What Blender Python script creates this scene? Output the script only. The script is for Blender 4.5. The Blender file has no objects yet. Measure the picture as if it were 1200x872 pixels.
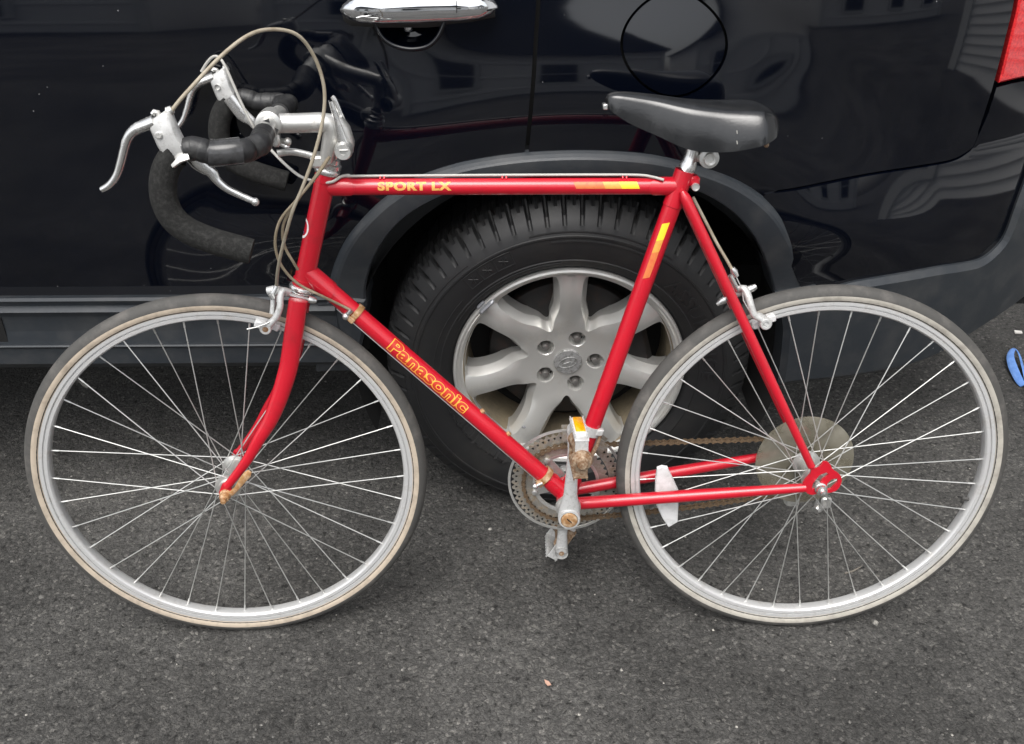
import bpy, bmesh, math, random
import numpy as np
from mathutils import Vector, Matrix
from mathutils.geometry import delaunay_2d_cdt
random.seed(4); rng = np.random.default_rng(4)
R = math.radians
scene = bpy.context.scene
col = scene.collection

# ------------------------------------------------------------------ camera
F, PITCH, ROLL, CH = 1081.3, 0.6098, -0.006, 1.4267          # focal (px of a 1200 wide photo), down tilt, roll, height
cp, sp, cr, sr = math.cos(PITCH), math.sin(PITCH), math.cos(ROLL), math.sin(ROLL)
FW = Vector((0, cp, -sp)); UP0 = Vector((0, sp, cp)); RT0 = Vector((1, 0, 0))
RT = cr*RT0 + sr*UP0; UPV = -sr*RT0 + cr*UP0
CAM = Vector((0, 0, CH))
cd = bpy.data.cameras.new('camera'); cam = bpy.data.objects.new('camera', cd); col.objects.link(cam)
cam.matrix_world = Matrix.Translation(CAM) @ Matrix((RT, UPV, -FW)).transposed().to_4x4()
cd.sensor_fit = 'HORIZONTAL'; cd.sensor_width = 36; cd.lens = 36*F/1200
cd.clip_start = .05; cd.clip_end = 2000
scene.camera = cam
# ------------------------------------------------------------------ sky, sun, exposure (overcast)
SUN_EL, SUN_AZ = R(64), R(196)                               # azimuth measured clockwise from +Y
w = bpy.data.worlds.new('World'); scene.world = w; w.use_nodes = True
nt = w.node_tree; nt.nodes.clear()
sky = nt.nodes.new('ShaderNodeTexSky'); sky.sky_type = 'NISHITA'; sky.sun_disc = False
sky.sun_elevation = SUN_EL; sky.sun_rotation = SUN_AZ; sky.dust_density = 4; sky.air_density = 1.2
hs = nt.nodes.new('ShaderNodeHueSaturation'); hs.inputs['Saturation'].default_value = .22
bg = nt.nodes.new('ShaderNodeBackground'); bg.inputs['Strength'].default_value = .14
wo = nt.nodes.new('ShaderNodeOutputWorld')
nt.links.new(sky.outputs[0], hs.inputs['Color']); nt.links.new(hs.outputs[0], bg.inputs[0]); nt.links.new(bg.outputs[0], wo.inputs[0])
sl = bpy.data.lights.new('sun', 'SUN'); sl.energy = 1.1; sl.angle = R(42); sl.color = (1, .97, .93)
so = bpy.data.objects.new('sun', sl); col.objects.link(so)
sd = Vector((math.sin(SUN_AZ)*math.cos(SUN_EL), math.cos(SUN_AZ)*math.cos(SUN_EL), math.sin(SUN_EL)))
so.rotation_euler = sd.to_track_quat('Z', 'Y').to_euler(); so.location = sd*20
vs = scene.view_settings; vs.view_transform = 'Standard'; vs.look = 'None'; vs.exposure = 0.9; vs.gamma = 1; vs.use_curve_mapping = False
scene.cycles.max_bounces = 8

# ------------------------------------------------------------------ materials
MATS = {}
def mat(name, color, rough=.5, metal=0, coat=0, noise=None, bump=None, spec=None, dust=None, coat_rough=.05):
    """noise = (scale, second colour, low, high); bump = (scale, strength, distance); dust = (amount, colour)"""
    m = bpy.data.materials.new(name); m.use_nodes = True; n = m.node_tree.nodes; l = m.node_tree.links
    p = n['Principled BSDF']; p.inputs['Roughness'].default_value = rough; p.inputs['Metallic'].default_value = metal
    p.inputs['Coat Weight'].default_value = coat; p.inputs['Coat Roughness'].default_value = coat_rough
    if spec is not None: p.inputs['Specular IOR Level'].default_value = spec
    tc = n.new('ShaderNodeTexCoord')
    src = None
    if noise:
        t = n.new('ShaderNodeTexNoise'); t.inputs['Scale'].default_value = noise[0]; t.inputs['Detail'].default_value = 6; t.inputs['Roughness'].default_value = .65
        l.new(tc.outputs['Object'], t.inputs['Vector'])
        r = n.new('ShaderNodeMapRange'); r.inputs[1].default_value = noise[2]; r.inputs[2].default_value = noise[3]
        l.new(t.outputs['Fac'], r.inputs[0])
        mx = n.new('ShaderNodeMix'); mx.data_type = 'RGBA'; mx.inputs[6].default_value = (*color, 1); mx.inputs[7].default_value = (*noise[1], 1)
        l.new(r.outputs[0], mx.inputs[0]); src = mx.outputs[2]
        if len(noise) > 4:                                   # metals lose their shine where rusty or dirty
            q = n.new('ShaderNodeMapRange'); q.inputs[3].default_value = metal; q.inputs[4].default_value = noise[4]; l.new(r.outputs[0], q.inputs[0]); l.new(q.outputs[0], p.inputs['Metallic'])
            q = n.new('ShaderNodeMapRange'); q.inputs[3].default_value = rough; q.inputs[4].default_value = .8; l.new(r.outputs[0], q.inputs[0]); l.new(q.outputs[0], p.inputs['Roughness'])
    if dust:
        v = n.new('ShaderNodeTexVoronoi'); v.inputs['Scale'].default_value = dust[2] if len(dust) > 2 else 26; l.new(tc.outputs['Object'], v.inputs['Vector'])
        r2 = n.new('ShaderNodeMapRange'); r2.inputs[1].default_value = .045; r2.inputs[2].default_value = .02; r2.inputs[4].default_value = dust[0]
        l.new(v.outputs['Distance'], r2.inputs[0])
        t2 = n.new('ShaderNodeTexNoise'); t2.inputs['Scale'].default_value = 7; l.new(tc.outputs['Object'], t2.inputs['Vector'])
        r3 = n.new('ShaderNodeMapRange'); r3.inputs[1].default_value = .52; r3.inputs[2].default_value = .62; l.new(t2.outputs['Fac'], r3.inputs[0])
        mu = n.new('ShaderNodeMath'); mu.operation = 'MULTIPLY'; l.new(r2.outputs[0], mu.inputs[0]); l.new(r3.outputs[0], mu.inputs[1])
        mx2 = n.new('ShaderNodeMix'); mx2.data_type = 'RGBA'; mx2.inputs[7].default_value = (*dust[1], 1)
        if src: l.new(src, mx2.inputs[6])
        else: mx2.inputs[6].default_value = (*color, 1)
        l.new(mu.outputs[0], mx2.inputs[0]); src = mx2.outputs[2]
    if src: l.new(src, p.inputs['Base Color'])
    else: p.inputs['Base Color'].default_value = (*color, 1)
    if bump:
        b = n.new('ShaderNodeTexNoise'); b.inputs['Scale'].default_value = bump[0]; b.inputs['Detail'].default_value = 5; l.new(tc.outputs['Object'], b.inputs['Vector'])
        bn = n.new('ShaderNodeBump'); bn.inputs['Strength'].default_value = bump[1]; bn.inputs['Distance'].default_value = bump[2]
        l.new(b.outputs['Fac'], bn.inputs['Height']); l.new(bn.outputs[0], p.inputs['Normal'])
    MATS[name] = m
    return m
mat('car_paint', (.0009, .0017, .0046), .045, spec=.62, dust=(.8, (.40, .40, .40), 36), noise=(3, (.0022, .0028, .005), .4, .7))
mat('cladding', (.023, .0275, .033), .42, noise=(14, (.048, .050, .052), .45, .75), bump=(700, .45, .0006), dust=(.4, (.2, .2, .2), 40))
mat('liner', (.006, .006, .006), .9)
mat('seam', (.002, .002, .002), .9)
mat('chrome', (.85, .86, .88), .04, 1, noise=(60, (.6, .62, .66), .55, .8))
mat('alloy', (.63, .625, .60), .30, .62, coat=.25, noise=(14, (.42, .385, .32), .55, .9, .4), bump=(1500, .08, .0002))
mat('alloy_barrel', (.30, .25, .17), .5, .45, noise=(12, (.12, .10, .075), .45, .7, .1))
mat('cap_metal', (.42, .42, .42), .42, .6, noise=(90, (.14, .14, .13), .45, .62, .3), bump=(160, .5, .001))
mat('nut_steel', (.42, .41, .40), .3, .9, noise=(80, (.16, .13, .11), .5, .75, .4))
mat('weight_lead', (.33, .34, .36), .45, .6)
mat('disc_iron', (.012, .011, .0105), .6, .3, noise=(30, (.03, .017, .012), .5, .7, .1))
mat('tyre_rubber', (.0095, .0097, .0105), .56, noise=(11, (.020, .019, .0175), .5, .75), bump=(500, .2, .0005))
mat('tail_lens', (.5, .008, .015), .08, coat=1, noise=(240, (.75, .03, .03), .4, .6))
mat('glass_dark', (.006, .008, .009), .02)
mat('red_paint', (.50, .0055, .019), .30, coat=.5, noise=(26, (.36, .010, .018), .52, .80), coat_rough=.14, dust=(.7, (.62, .30, .28), 85), bump=(420, .10, .0003))
mat('gold_print', (.72, .40, .10), .4, noise=(160, (.55, .16, .05), .5, .72))
mat('yellow_print', (.85, .60, .03), .4)
mat('orange_print', (.62, .17, .05), .4, noise=(120, (.58, .10, .04), .5, .7))
mat('ochre_print', (.68, .34, .06), .4, noise=(160, (.62, .24, .05), .5, .75))
mat('lettering_red', (.52, .035, .02), .4)
mat('lettering_yellow', (.88, .47, .06), .4)
mat('badge_white', (.75, .70, .70), .35)
mat('badge_blue', (.05, .06, .16), .35)
mat('aluminium', (.66, .655, .63), .38, .8, noise=(70, (.40, .38, .35), .52, .78, .45), bump=(220, .12, .0004))
mat('polished_alu', (.76, .755, .74), .24, .9, noise=(50, (.5, .49, .47), .55, .8, .6))
mat('rim_alu', (.67, .67, .665), .36, .45, noise=(40, (.42, .40, .37), .52, .8, .3))
mat('cast_alu', (.60, .60, .59), .45, .4, noise=(120, (.30, .29, .27), .50, .76, .2), bump=(300, .25, .0005))
mat('spoke_steel', (.57, .57, .55), .34, .7)
mat('ring_steel', (.40, .38, .34), .38, .75, noise=(75, (.20, .145, .085), .46, .68, .15), bump=(200, .3, .0006))
mat('rust_steel', (.20, .105, .05), .6, .35, noise=(130, (.46, .36, .26), .40, .64, .4), bump=(260, .5, .001))
mat('brass_rust', (.42, .22, .09), .5, .45, noise=(110, (.62, .46, .3), .45, .65, .3))
mat('chain_rust', (.17, .12, .075), .6, .5, noise=(200, (.10, .06, .03), .45, .65, .2))
mat('tan_rubber', (.47, .395, .31), .75, noise=(38, (.27, .225, .175), .45, .78), bump=(300, .25, .0006))
mat('pale_rubber', (.42, .395, .345), .75, noise=(34, (.24, .22, .19), .45, .75), bump=(300, .3, .0008))
mat('tread_rubber', (.062, .060, .056), .75, noise=(24, (.13, .12, .11), .48, .78), bump=(420, .35, .0008))
mat('foam_grip', (.018, .018, .0175), .95, noise=(160, (.042, .042, .040), .45, .75), bump=(600, .8, .0015), spec=.2)
mat('bar_tape', (.016, .016, .017), .45, noise=(60, (.05, .05, .048), .5, .75), bump=(140, .4, .0015))
mat('clear_tape', (.05, .05, .052), .16, noise=(50, (.025, .025, .025), .45, .6))
mat('saddle_vinyl', (.0055, .006, .007), .22, spec=.7, noise=(30, (.016, .016, .017), .45, .75), bump=(260, .25, .0006))
mat('black_rubber_and_gap_shade', (.018, .018, .018), .6)
mat('cable_beige', (.34, .30, .23), .5, noise=(40, (.22, .18, .12), .45, .7))
mat('cable_brown', (.22, .18, .12), .5, noise=(40, (.34, .28, .2), .45, .7))
mat('cable_grey', (.42, .41, .38), .45)
mat('cable_steel', (.5, .5, .48), .35, .8)
mat('amber_reflector', (.95, .42, .01), .15, coat=.6, noise=(300, (.85, .30, .0), .4, .6))
mat('white_reflector', (.66, .66, .66), .3, noise=(60, (.50, .50, .49), .45, .7), bump=(500, .4, .001), coat=.3)
mat('siding_paint', (.86, .855, .84), .7); mat('trim_paint', (.72, .72, .70), .6); mat('roof_shingle', (.06, .06, .065), .9, noise=(20, (.1, .1, .1), .4, .7))
mat('window_glass', (.02, .022, .025), .05); mat('brick_red', (.25, .12, .09), .8)
mat('blue_cloth', (.10, .22, .55), .75, noise=(40, (.16, .31, .66), .4, .7), bump=(300, .4, .001))
mat('leaf_brown', (.45, .27, .20), .8); mat('paper_white', (.6, .58, .55), .8)
mat('grit_stone', (.12, .116, .108), .85, noise=(45, (.42, .40, .36), .54, .64))
mat('twig_grey', (.20, .18, .15), .85)
# translucent plastic spoke guard
m = bpy.data.materials.new('clouded_plastic'); m.use_nodes = True; n = m.node_tree.nodes; l = m.node_tree.links
p = n['Principled BSDF']; p.inputs['Roughness'].default_value = .35
tc = n.new('ShaderNodeTexCoord'); t = n.new('ShaderNodeTexNoise'); t.inputs['Scale'].default_value = 25; t.inputs['Detail'].default_value = 6; l.new(tc.outputs['Object'], t.inputs[0])
rp = n.new('ShaderNodeValToRGB'); rp.color_ramp.elements[0].color = (.17, .155, .115, 1); rp.color_ramp.elements[1].color = (.33, .315, .265, 1); rp.color_ramp.elements[0].position = .35; rp.color_ramp.elements[1].position = .7
l.new(t.outputs['Fac'], rp.inputs[0]); l.new(rp.outputs[0], p.inputs['Base Color'])
tr = n.new('ShaderNodeBsdfTransparent'); tr.inputs[0].default_value = (.9, .88, .8, 1); ms = n.new('ShaderNodeMixShader'); ms.inputs[0].default_value = .56
l.new(tr.outputs[0], ms.inputs[1]); l.new(p.outputs[0], ms.inputs[2]); l.new(ms.outputs[0], n['Material Output'].inputs[0]); MATS['clouded_plastic'] = m
# asphalt
m = bpy.data.materials.new('asphalt'); m.use_nodes = True; n = m.node_tree.nodes; l = m.node_tree.links
p = n['Principled BSDF']; p.inputs['Roughness'].default_value = .82; p.inputs['Specular IOR Level'].default_value = .35
tc = n.new('ShaderNodeTexCoord')
def tex(kind, scale, **kw):
    t = n.new(kind); t.inputs['Scale'].default_value = scale
    for k, v in kw.items(): t.inputs[k].default_value = v
    l.new(tc.outputs['Object'], t.inputs['Vector']); return t
def math_(op, a, b):
    q = n.new('ShaderNodeMath'); q.operation = op
    for i, x in enumerate((a, b)):
        if isinstance(x, (int, float)): q.inputs[i].default_value = x
        else: l.new(x, q.inputs[i])
    return q.outputs[0]
def rng_(x, a, b, c, d):
    q = n.new('ShaderNodeMapRange'); q.inputs[1].default_value = a; q.inputs[2].default_value = b; q.inputs[3].default_value = c; q.inputs[4].default_value = d
    l.new(x, q.inputs[0]); return q.outputs[0]
nw = n.new('ShaderNodeTexNoise'); nw.inputs['Scale'].default_value = 90; nw.inputs['Detail'].default_value = 3; l.new(tc.outputs['Object'], nw.inputs['Vector'])
wv = n.new('ShaderNodeVectorMath'); wv.operation = 'MULTIPLY_ADD'; wv.inputs[1].default_value = (.007, .007, .007); l.new(nw.outputs['Color'], wv.inputs[0]); l.new(tc.outputs['Object'], wv.inputs[2])
def texw(kind, scale, **kw):
    t = tex(kind, scale, **kw); l.new(wv.outputs[0], t.inputs['Vector']); return t
v1 = texw('ShaderNodeTexVoronoi', 180, Randomness=1.); v2 = texw('ShaderNodeTexVoronoi', 480, Randomness=1.); v3 = texw('ShaderNodeTexVoronoi', 100, Randomness=1.)
v3.feature = 'DISTANCE_TO_EDGE'
n1 = tex('ShaderNodeTexNoise', 1.7, Detail=6.); n2 = tex('ShaderNodeTexNoise', 68, Detail=8., Roughness=.7); n3 = tex('ShaderNodeTexNoise', 330, Detail=4.); n4 = tex('ShaderNodeTexNoise', 11, Detail=5.)
sepc = n.new('ShaderNodeSeparateColor'); l.new(v1.outputs['Color'], sepc.inputs[0])
cr1 = n.new('ShaderNodeValToRGB'); e = cr1.color_ramp.elements
e[0].position = 0; e[0].color = (.067, .065, .0615, 1); e[1].position = 1; e[1].color = (.185, .177, .163, 1)
e.new(.6).color = (.085, .0825, .078, 1); e.new(.93).color = (.116, .112, .104, 1)
l.new(sepc.outputs[0], cr1.inputs[0])
mA = n.new('ShaderNodeMix'); mA.data_type = 'RGBA'; mA.blend_type = 'MULTIPLY'; mA.inputs[0].default_value = 1
l.new(cr1.outputs[0], mA.inputs[6])
pit = math_('MULTIPLY', rng_(n2.outputs['Fac'], .37, .45, .30, 1), rng_(v3.outputs['Distance'], .0, .16, .72, 1))
k = math_('MULTIPLY', rng_(n1.outputs['Fac'], .40, .62, .76, 1.34), rng_(n4.outputs['Fac'], .35, .65, .86, 1.14)); k = math_('MULTIPLY', k, rng_(n3.outputs['Fac'], .3, .7, .78, 1.2)); k = math_('MULTIPLY', k, pit)
l.new(k, mA.inputs[7]); l.new(mA.outputs[2], p.inputs['Base Color'])
h = math_('ADD', math_('MULTIPLY', v1.outputs['Distance'], -.35), math_('MULTIPLY', v2.outputs['Distance'], -.30)); h = math_('ADD', h, math_('MULTIPLY', rng_(v3.outputs['Distance'], 0, .2, 0, 1), .35)); h = math_('ADD', h, math_('MULTIPLY', rng_(n2.outputs['Fac'], .34, .56, 0, 1), .9))
bn = n.new('ShaderNodeBump'); bn.inputs['Strength'].default_value = .75; bn.inputs['Distance'].default_value = .0055
l.new(h, bn.inputs['Height']); l.new(bn.outputs[0], p.inputs['Normal']); MATS['asphalt'] = m

# ------------------------------------------------------------------ mesh helpers
def V(*a): return Vector(a)
class MB:
    def __init__(s): s.v = []; s.f = []; s.m = []
    def add(s, vs, fs, mi=0):
        b = len(s.v); s.v += [Vector(x) for x in vs]
        for f in fs: s.f.append([b+i for i in f]); s.m.append(mi)
    def tube(s, pts, rad, seg=12, cap=True, closed=False, flat=None, ref=None, mi=0):
        """swept tube; rad number or list; flat = (ratio, direction): the section is squashed along direction"""
        P = [Vector(q) for q in pts]; N = len(P)
        rr = rad if isinstance(rad, (list, tuple)) else [rad]*N
        T = []
        for i in range(N):
            a = P[(i-1) % N] if (closed or i > 0) else P[i]; b = P[(i+1) % N] if (closed or i < N-1) else P[i]
            T.append((b-a).normalized())
        u = ref and Vector(ref) or (Vector((0, 0, 1)) if abs(T[0].z) < .9 else Vector((1, 0, 0)))
        vs = []
        for i in range(N):
            if i and not ref: u = T[i-1].rotation_difference(T[i]) @ u
            u = (u - T[i]*u.dot(T[i])).normalized(); b = T[i].cross(u)
            for k in range(seg):
                a = 2*math.pi*k/seg; ra, rb = (rr[i] if not isinstance(rr[i], tuple) else rr[i][0]), (rr[i] if not isinstance(rr[i], tuple) else rr[i][1])
                vs.append(P[i] + u*(ra*math.cos(a)) + b*(rb*math.sin(a)))
        fs = []
        for i in range(N if closed else N-1):
            j = (i+1) % N
            for k in range(seg): fs.append((i*seg+k, i*seg+(k+1) % seg, j*seg+(k+1) % seg, j*seg+k))
        if cap and not closed: fs += [tuple(reversed(range(seg))), tuple(range((N-1)*seg, N*seg))]
        s.add(vs, fs, mi); return s
    def lathe(s, prof, o, ax, seg=48, closed=False, mi=None, mats=None, a0=0, a1=2*math.pi, ref=None):
        """prof = [(radius, height along ax)]; mats: material index per profile step"""
        o = Vector(o); ax = Vector(ax).normalized()
        u = (Vector(ref) if ref else Vector((1, 0, 0)) if abs(ax.x) < .9 else Vector((0, 0, 1))); u = (u-ax*u.dot(ax)).normalized(); b = ax.cross(u)
        full = abs(a1-a0-2*math.pi) < 1e-6; n = seg if full else seg+1
        vs = []
        for r, h in prof:
            for k in range(n):
                a = a0+(a1-a0)*k/seg; vs.append(o+ax*h+(u*math.cos(a)+b*math.sin(a))*r)
        L = len(prof); base = len(s.v); s.v += vs
        for i in range(L if closed else L-1):
            j = (i+1) % L
            for k in range(seg if full else seg):
                k2 = (k+1) % n
                s.f.append([base+i*n+k, base+i*n+k2, base+j*n+k2, base+j*n+k]); s.m.append(mats[i] if mats else (mi or 0))
        return s
    def box(s, c, ax, half, bev=0, mi=0):
        c = Vector(c); ax = [Vector(a).normalized() for a in ax]; hx, hy, hz = half; b = min(bev, hx*.9, hy*.9, hz*.9)
        if b <= 0:
            vs = [c+ax[0]*x*hx+ax[1]*y*hy+ax[2]*z*hz for x in(-1, 1) for y in(-1, 1) for z in(-1, 1)]
            s.add(vs, [(0, 1, 3, 2), (4, 6, 7, 5), (0, 4, 5, 1), (2, 3, 7, 6), (0, 2, 6, 4), (1, 5, 7, 3)], mi); return s
        poly = [(hx-b, hy), (-hx+b, hy), (-hx, hy-b), (-hx, -hy+b), (-hx+b, -hy), (hx-b, -hy), (hx, -hy+b), (hx, hy-b)]
        ins = [(x*(hx-b)/hx, y*(hy-b)/hy) for x, y in poly]
        vs = [c+ax[0]*x+ax[1]*y+ax[2]*z for pl, z in((ins, -hz), (poly, -hz+b), (poly, hz-b), (ins, hz)) for x, y in pl]
        fs = [tuple(reversed(range(8))), tuple(range(24, 32))]
        for i in range(3):
            for k in range(8): fs.append((i*8+k, i*8+(k+1) % 8, i*8+8+(k+1) % 8, i*8+8+k))
        s.add(vs, fs, mi); return s
    def prism(s, poly, dirv, depth, bev=0, mi=0):
        """poly: list of world points (planar), extruded by dirv*depth; bev: chamfer"""
        P = [Vector(q) for q in poly]; d = Vector(dirv).normalized(); c = sum(P, Vector())/len(P); N = len(P)
        if bev:
            def inset(q): return c+(q-c)*(1-bev/max((q-c).length, 1e-6))
            L = [[inset(q) for q in P], [q+d*bev for q in P], [q+d*(depth-bev) for q in P], [inset(q)+d*depth for q in P]]
        else: L = [P, [q+d*depth for q in P]]
        vs = [q for r_ in L for q in r_]; fs = [tuple(reversed(range(N))), tuple(range((len(L)-1)*N, len(L)*N))]
        for i in range(len(L)-1):
            for k in range(N): fs.append((i*N+k, i*N+(k+1) % N, i*N+N+(k+1) % N, i*N+N+k))
        s.add(vs, fs, mi); return s
    def ball(s, c, r, seg=12, mi=0):
        c = Vector(c); pr = [(max(r*math.sin(math.pi*i/8), 1e-5), -r*math.cos(math.pi*i/8)) for i in range(9)]
        return s.lathe(pr, c, (0, 0, 1), seg, mi=mi)
ORIG = {}
def link(o, parent):
    col.objects.link(o)
    if parent is not None: o.parent = parent
def obj(name, mb, mats, parent=None, angle=38, normals=None):
    """link one mesh object; its vertices are stored relative to the top-level thing's base"""
    org = ORIG[parent.name] if parent is not None else Vector()
    me = bpy.data.meshes.new(name)
    me.from_pydata([tuple(q-org) for q in mb.v], [], mb.f)
    for m_ in (mats if isinstance(mats, (list, tuple)) else [mats]): me.materials.append(MATS[m_])
    if any(mb.m): me.polygons.foreach_set('material_index', mb.m)
    if normals is None:
        bm = bmesh.new(); bm.from_mesh(me); bmesh.ops.recalc_face_normals(bm, faces=bm.faces); bm.to_mesh(me); bm.free()
    me.polygons.foreach_set('use_smooth', [True]*len(me.polygons))
    if normals is not None: me.normals_split_custom_set_from_vertices(normals)
    else: me.set_sharp_from_angle(angle=R(angle))
    me.update()
    o = bpy.data.objects.new(name, me); link(o, parent); ORIG[o.name] = org
    return o
def thing(name, loc, label, cat, group=None):
    o = bpy.data.objects.new(name, None); col.objects.link(o); o.location = loc; o.empty_display_size = .1
    o['label'] = label; o['category'] = cat
    if group: o['group'] = group
    ORIG[o.name] = Vector(loc); return o
def tag(o, label, cat, group=None):
    o['label'] = label; o['category'] = cat
    if group: o['group'] = group
    return o
def inst(name, mesh, mw, parent):
    o = bpy.data.objects.new(name, mesh); link(o, parent); o.matrix_local = Matrix.Translation(-ORIG[parent.name]) @ mw; ORIG[o.name] = ORIG[parent.name]; return o
def mesh_of(name, mb, mats, angle=38):
    me = bpy.data.meshes.new(name); me.from_pydata([tuple(q) for q in mb.v], [], mb.f)
    for m_ in (mats if isinstance(mats, (list, tuple)) else [mats]): me.materials.append(MATS[m_])
    if any(mb.m): me.polygons.foreach_set('material_index', mb.m)
    bm = bmesh.new(); bm.from_mesh(me); bmesh.ops.recalc_face_normals(bm, faces=bm.faces); bm.to_mesh(me); bm.free()
    me.polygons.foreach_set('use_smooth', [True]*len(me.polygons)); me.set_sharp_from_angle(angle=R(angle)); return me
def spline(pts, n=8, closed=False):
    P = [Vector(q) for q in pts]; out = []; N = len(P)
    for i in range(N if closed else N-1):
        if closed: a, b, c, d = P[i-1], P[i], P[(i+1) % N], P[(i+2) % N]
        else: a, b, c, d = P[max(i-1, 0)], P[i], P[i+1], P[min(i+2, N-1)]
        for k in range(n):
            t = k/n; out.append(.5*((2*b)+(c-a)*t+(2*a-5*b+4*c-d)*t*t+(3*b-a-3*c+d)*t**3))
    if not closed: out.append(P[-1])
    return out
def sp2(pts, n=6, closed=False): return [(q.x, q.y) for q in spline([(x, y, 0) for x, y in pts], n, closed)]
def lerp_list(vals, n):
    out = []
    for i in range(n):
        t = i/(n-1)*(len(vals)-1); k = min(int(t), len(vals)-2); out.append(vals[k]*(1-(t-k))+vals[k+1]*(t-k))
    return out
def frame_at(o, z, xh):
    z = Vector(z).normalized(); x = Vector(xh); x = (x-z*x.dot(z)).normalized(); y = z.cross(x)
    return Matrix.Translation(Vector(o)) @ Matrix((x, y, z)).transposed().to_4x4()
def text_mesh(body, size, offset=0, shear=0, spacing=1):
    """flat lettering as (verts, tris), centred on x, baseline at y = 0"""
    cu = bpy.data.curves.new('lettering', 'FONT'); cu.body = body; cu.size = size; cu.offset = offset; cu.shear = shear; cu.space_character = spacing; cu.resolution_u = 5
    to = bpy.data.objects.new('lettering', cu); col.objects.link(to)
    dg = bpy.context.evaluated_depsgraph_get(); me = bpy.data.meshes.new_from_object(to.evaluated_get(dg))
    bm = bmesh.new(); bm.from_mesh(me); bpy.data.objects.remove(to); bpy.data.meshes.remove(me); bpy.data.curves.remove(cu)
    x0 = min(q.co.x for q in bm.verts); x1 = max(q.co.x for q in bm.verts)
    y0 = min(q.co.y for q in bm.verts); y1 = max(q.co.y for q in bm.verts)
    return bm, x0, x1, y0, y1
def slice_bm(bm, axis, a, b, step):
    nrm = Vector((1, 0, 0)) if axis == 0 else Vector((0, 1, 0)); c = a+step
    while c < b:
        bmesh.ops.bisect_plane(bm, geom=bm.verts[:]+bm.edges[:]+bm.faces[:], plane_co=nrm*c, plane_no=nrm); c += step
    bmesh.ops.triangulate(bm, faces=bm.faces)

# ------------------------------------------------------------------ places in the photograph -> places in the world
def ray(px, py): return FW + RT*((px-600)/F) - UPV*((py-436)/F)
class Plane:
    """the bicycle's (or its steered front end's) middle plane: a along, u up in the plane, n out to the left side of the bicycle"""
    def __init__(s, x, y, yaw, lean):
        s.a = V(math.cos(yaw), math.sin(yaw), 0); side = V(-math.sin(yaw), math.cos(yaw), 0)
        s.u = math.cos(lean)*V(0, 0, 1)+math.sin(lean)*side; s.n = -math.cos(lean)*side+math.sin(lean)*V(0, 0, 1)
        s.c = V(x, y, 0)+s.u*(.345-.014)+V(0, 0, .014)
    def px(s, x, y, off=0):
        d = ray(x, y); t = ((s.c+s.n*off-CAM).dot(s.n))/d.dot(s.n); return CAM+d*t
    def at(s, a, u, o=0): return s.c+s.a*a+s.u*u+s.n*o
    def loc(s, P): d = P-s.c; return d.dot(s.a), d.dot(s.u), d.dot(s.n)
FP = Plane(-.49337, 1.18597, .09007, .15584)                  # front wheel, fork, bars
RP = Plane(.52936, 1.18696, -.00952, .19182)                  # rear wheel and frame
B = RP.px; S_ = FP.px

# ================================================================== GROUND
g = MB()
g.add([(-150, -150, 0), (150, -150, 0), (150, 150, 0), (-150, 150, 0)], [(0, 1, 2, 3)])
go = obj('asphalt_ground', g, 'asphalt'); go['kind'] = 'structure'

# ================================================================== THE CAR
WX, WY, WZ = .1148, 1.529, .358                               # rear wheel of the car
def sstep(x): x = min(max(x, 0), 1); return x*x*(3-2*x)
def SY(x, z):
    y = 1.540
    if z > .94: y += .50*(z-.94)**2
    if z < .70: y += .10*(.70-z)**2
    r = math.hypot(x-WX, z-WZ); h_ = sstep((.76-r)/.24)
    y -= .027*h_*sstep((z-.55)/.16)
    if x > .48: y += .20*((x-.48)/.62)**2.4
    return y
def SN(x, z, e=.004):
    dx = (SY(x+e, z)-SY(x-e, z))/(2*e); dz = (SY(x, z+e)-SY(x, z-e))/(2*e)
    return V(dx, -1, dz).normalized()
def onS(px, py, off=0):
    """where the line of sight through a pixel of the photograph meets the car's side (moved out by off)"""
    d = ray(px, py); t0 = 1.40/d.y; f = lambda t: d.y*t-(SY(d.x*t, CAM.z+d.z*t)-off)
    t1 = t0
    for i in range(80):
        t1 = t0+.012
        if f(t1) > 0: break
        t0 = t1
    for i in range(22):
        tm = (t0+t1)/2
        if f(tm) > 0: t1 = tm
        else: t0 = tm
    return (d.x*t0, CAM.z+d.z*t0)
def S_list(pts, n=5, sm=True): return [onS(x, y) for x, y in (sp2(pts, n) if sm else pts)]
def inpoly(x, z, poly):
    c = False; j = len(poly)-1
    for i in range(len(poly)):
        if (poly[i][1] > z) != (poly[j][1] > z) and x < (poly[j][0]-poly[i][0])*(z-poly[i][1])/(poly[j][1]-poly[i][1])+poly[i][0]: c = not c
        j = i
    return c
def offset_poly(poly, d):
    """inset (d > 0) of a counter- or clockwise polygon"""
    A = sum(poly[i-1][0]*poly[i][1]-poly[i][0]*poly[i-1][1] for i in range(len(poly))); sgn = 1 if A > 0 else -1; out = []
    for i in range(len(poly)):
        a, b, c = Vector(poly[i-1]), Vector(poly[i]), Vector(poly[(i+1) % len(poly)])
        t = (c-a); t = t/max(t.length, 1e-9); out.append((b.x-sgn*t.y*d, b.y+sgn*t.x*d))
    return out
def dedupe(poly, eps=.0015):
    out = []
    for q in poly:
        if not out or math.hypot(q[0]-out[-1][0], q[1]-out[-1][1]) > eps: out.append(q)
    if math.hypot(out[0][0]-out[-1][0], out[0][1]-out[-1][1]) < eps: out.pop()
    return out
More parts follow.
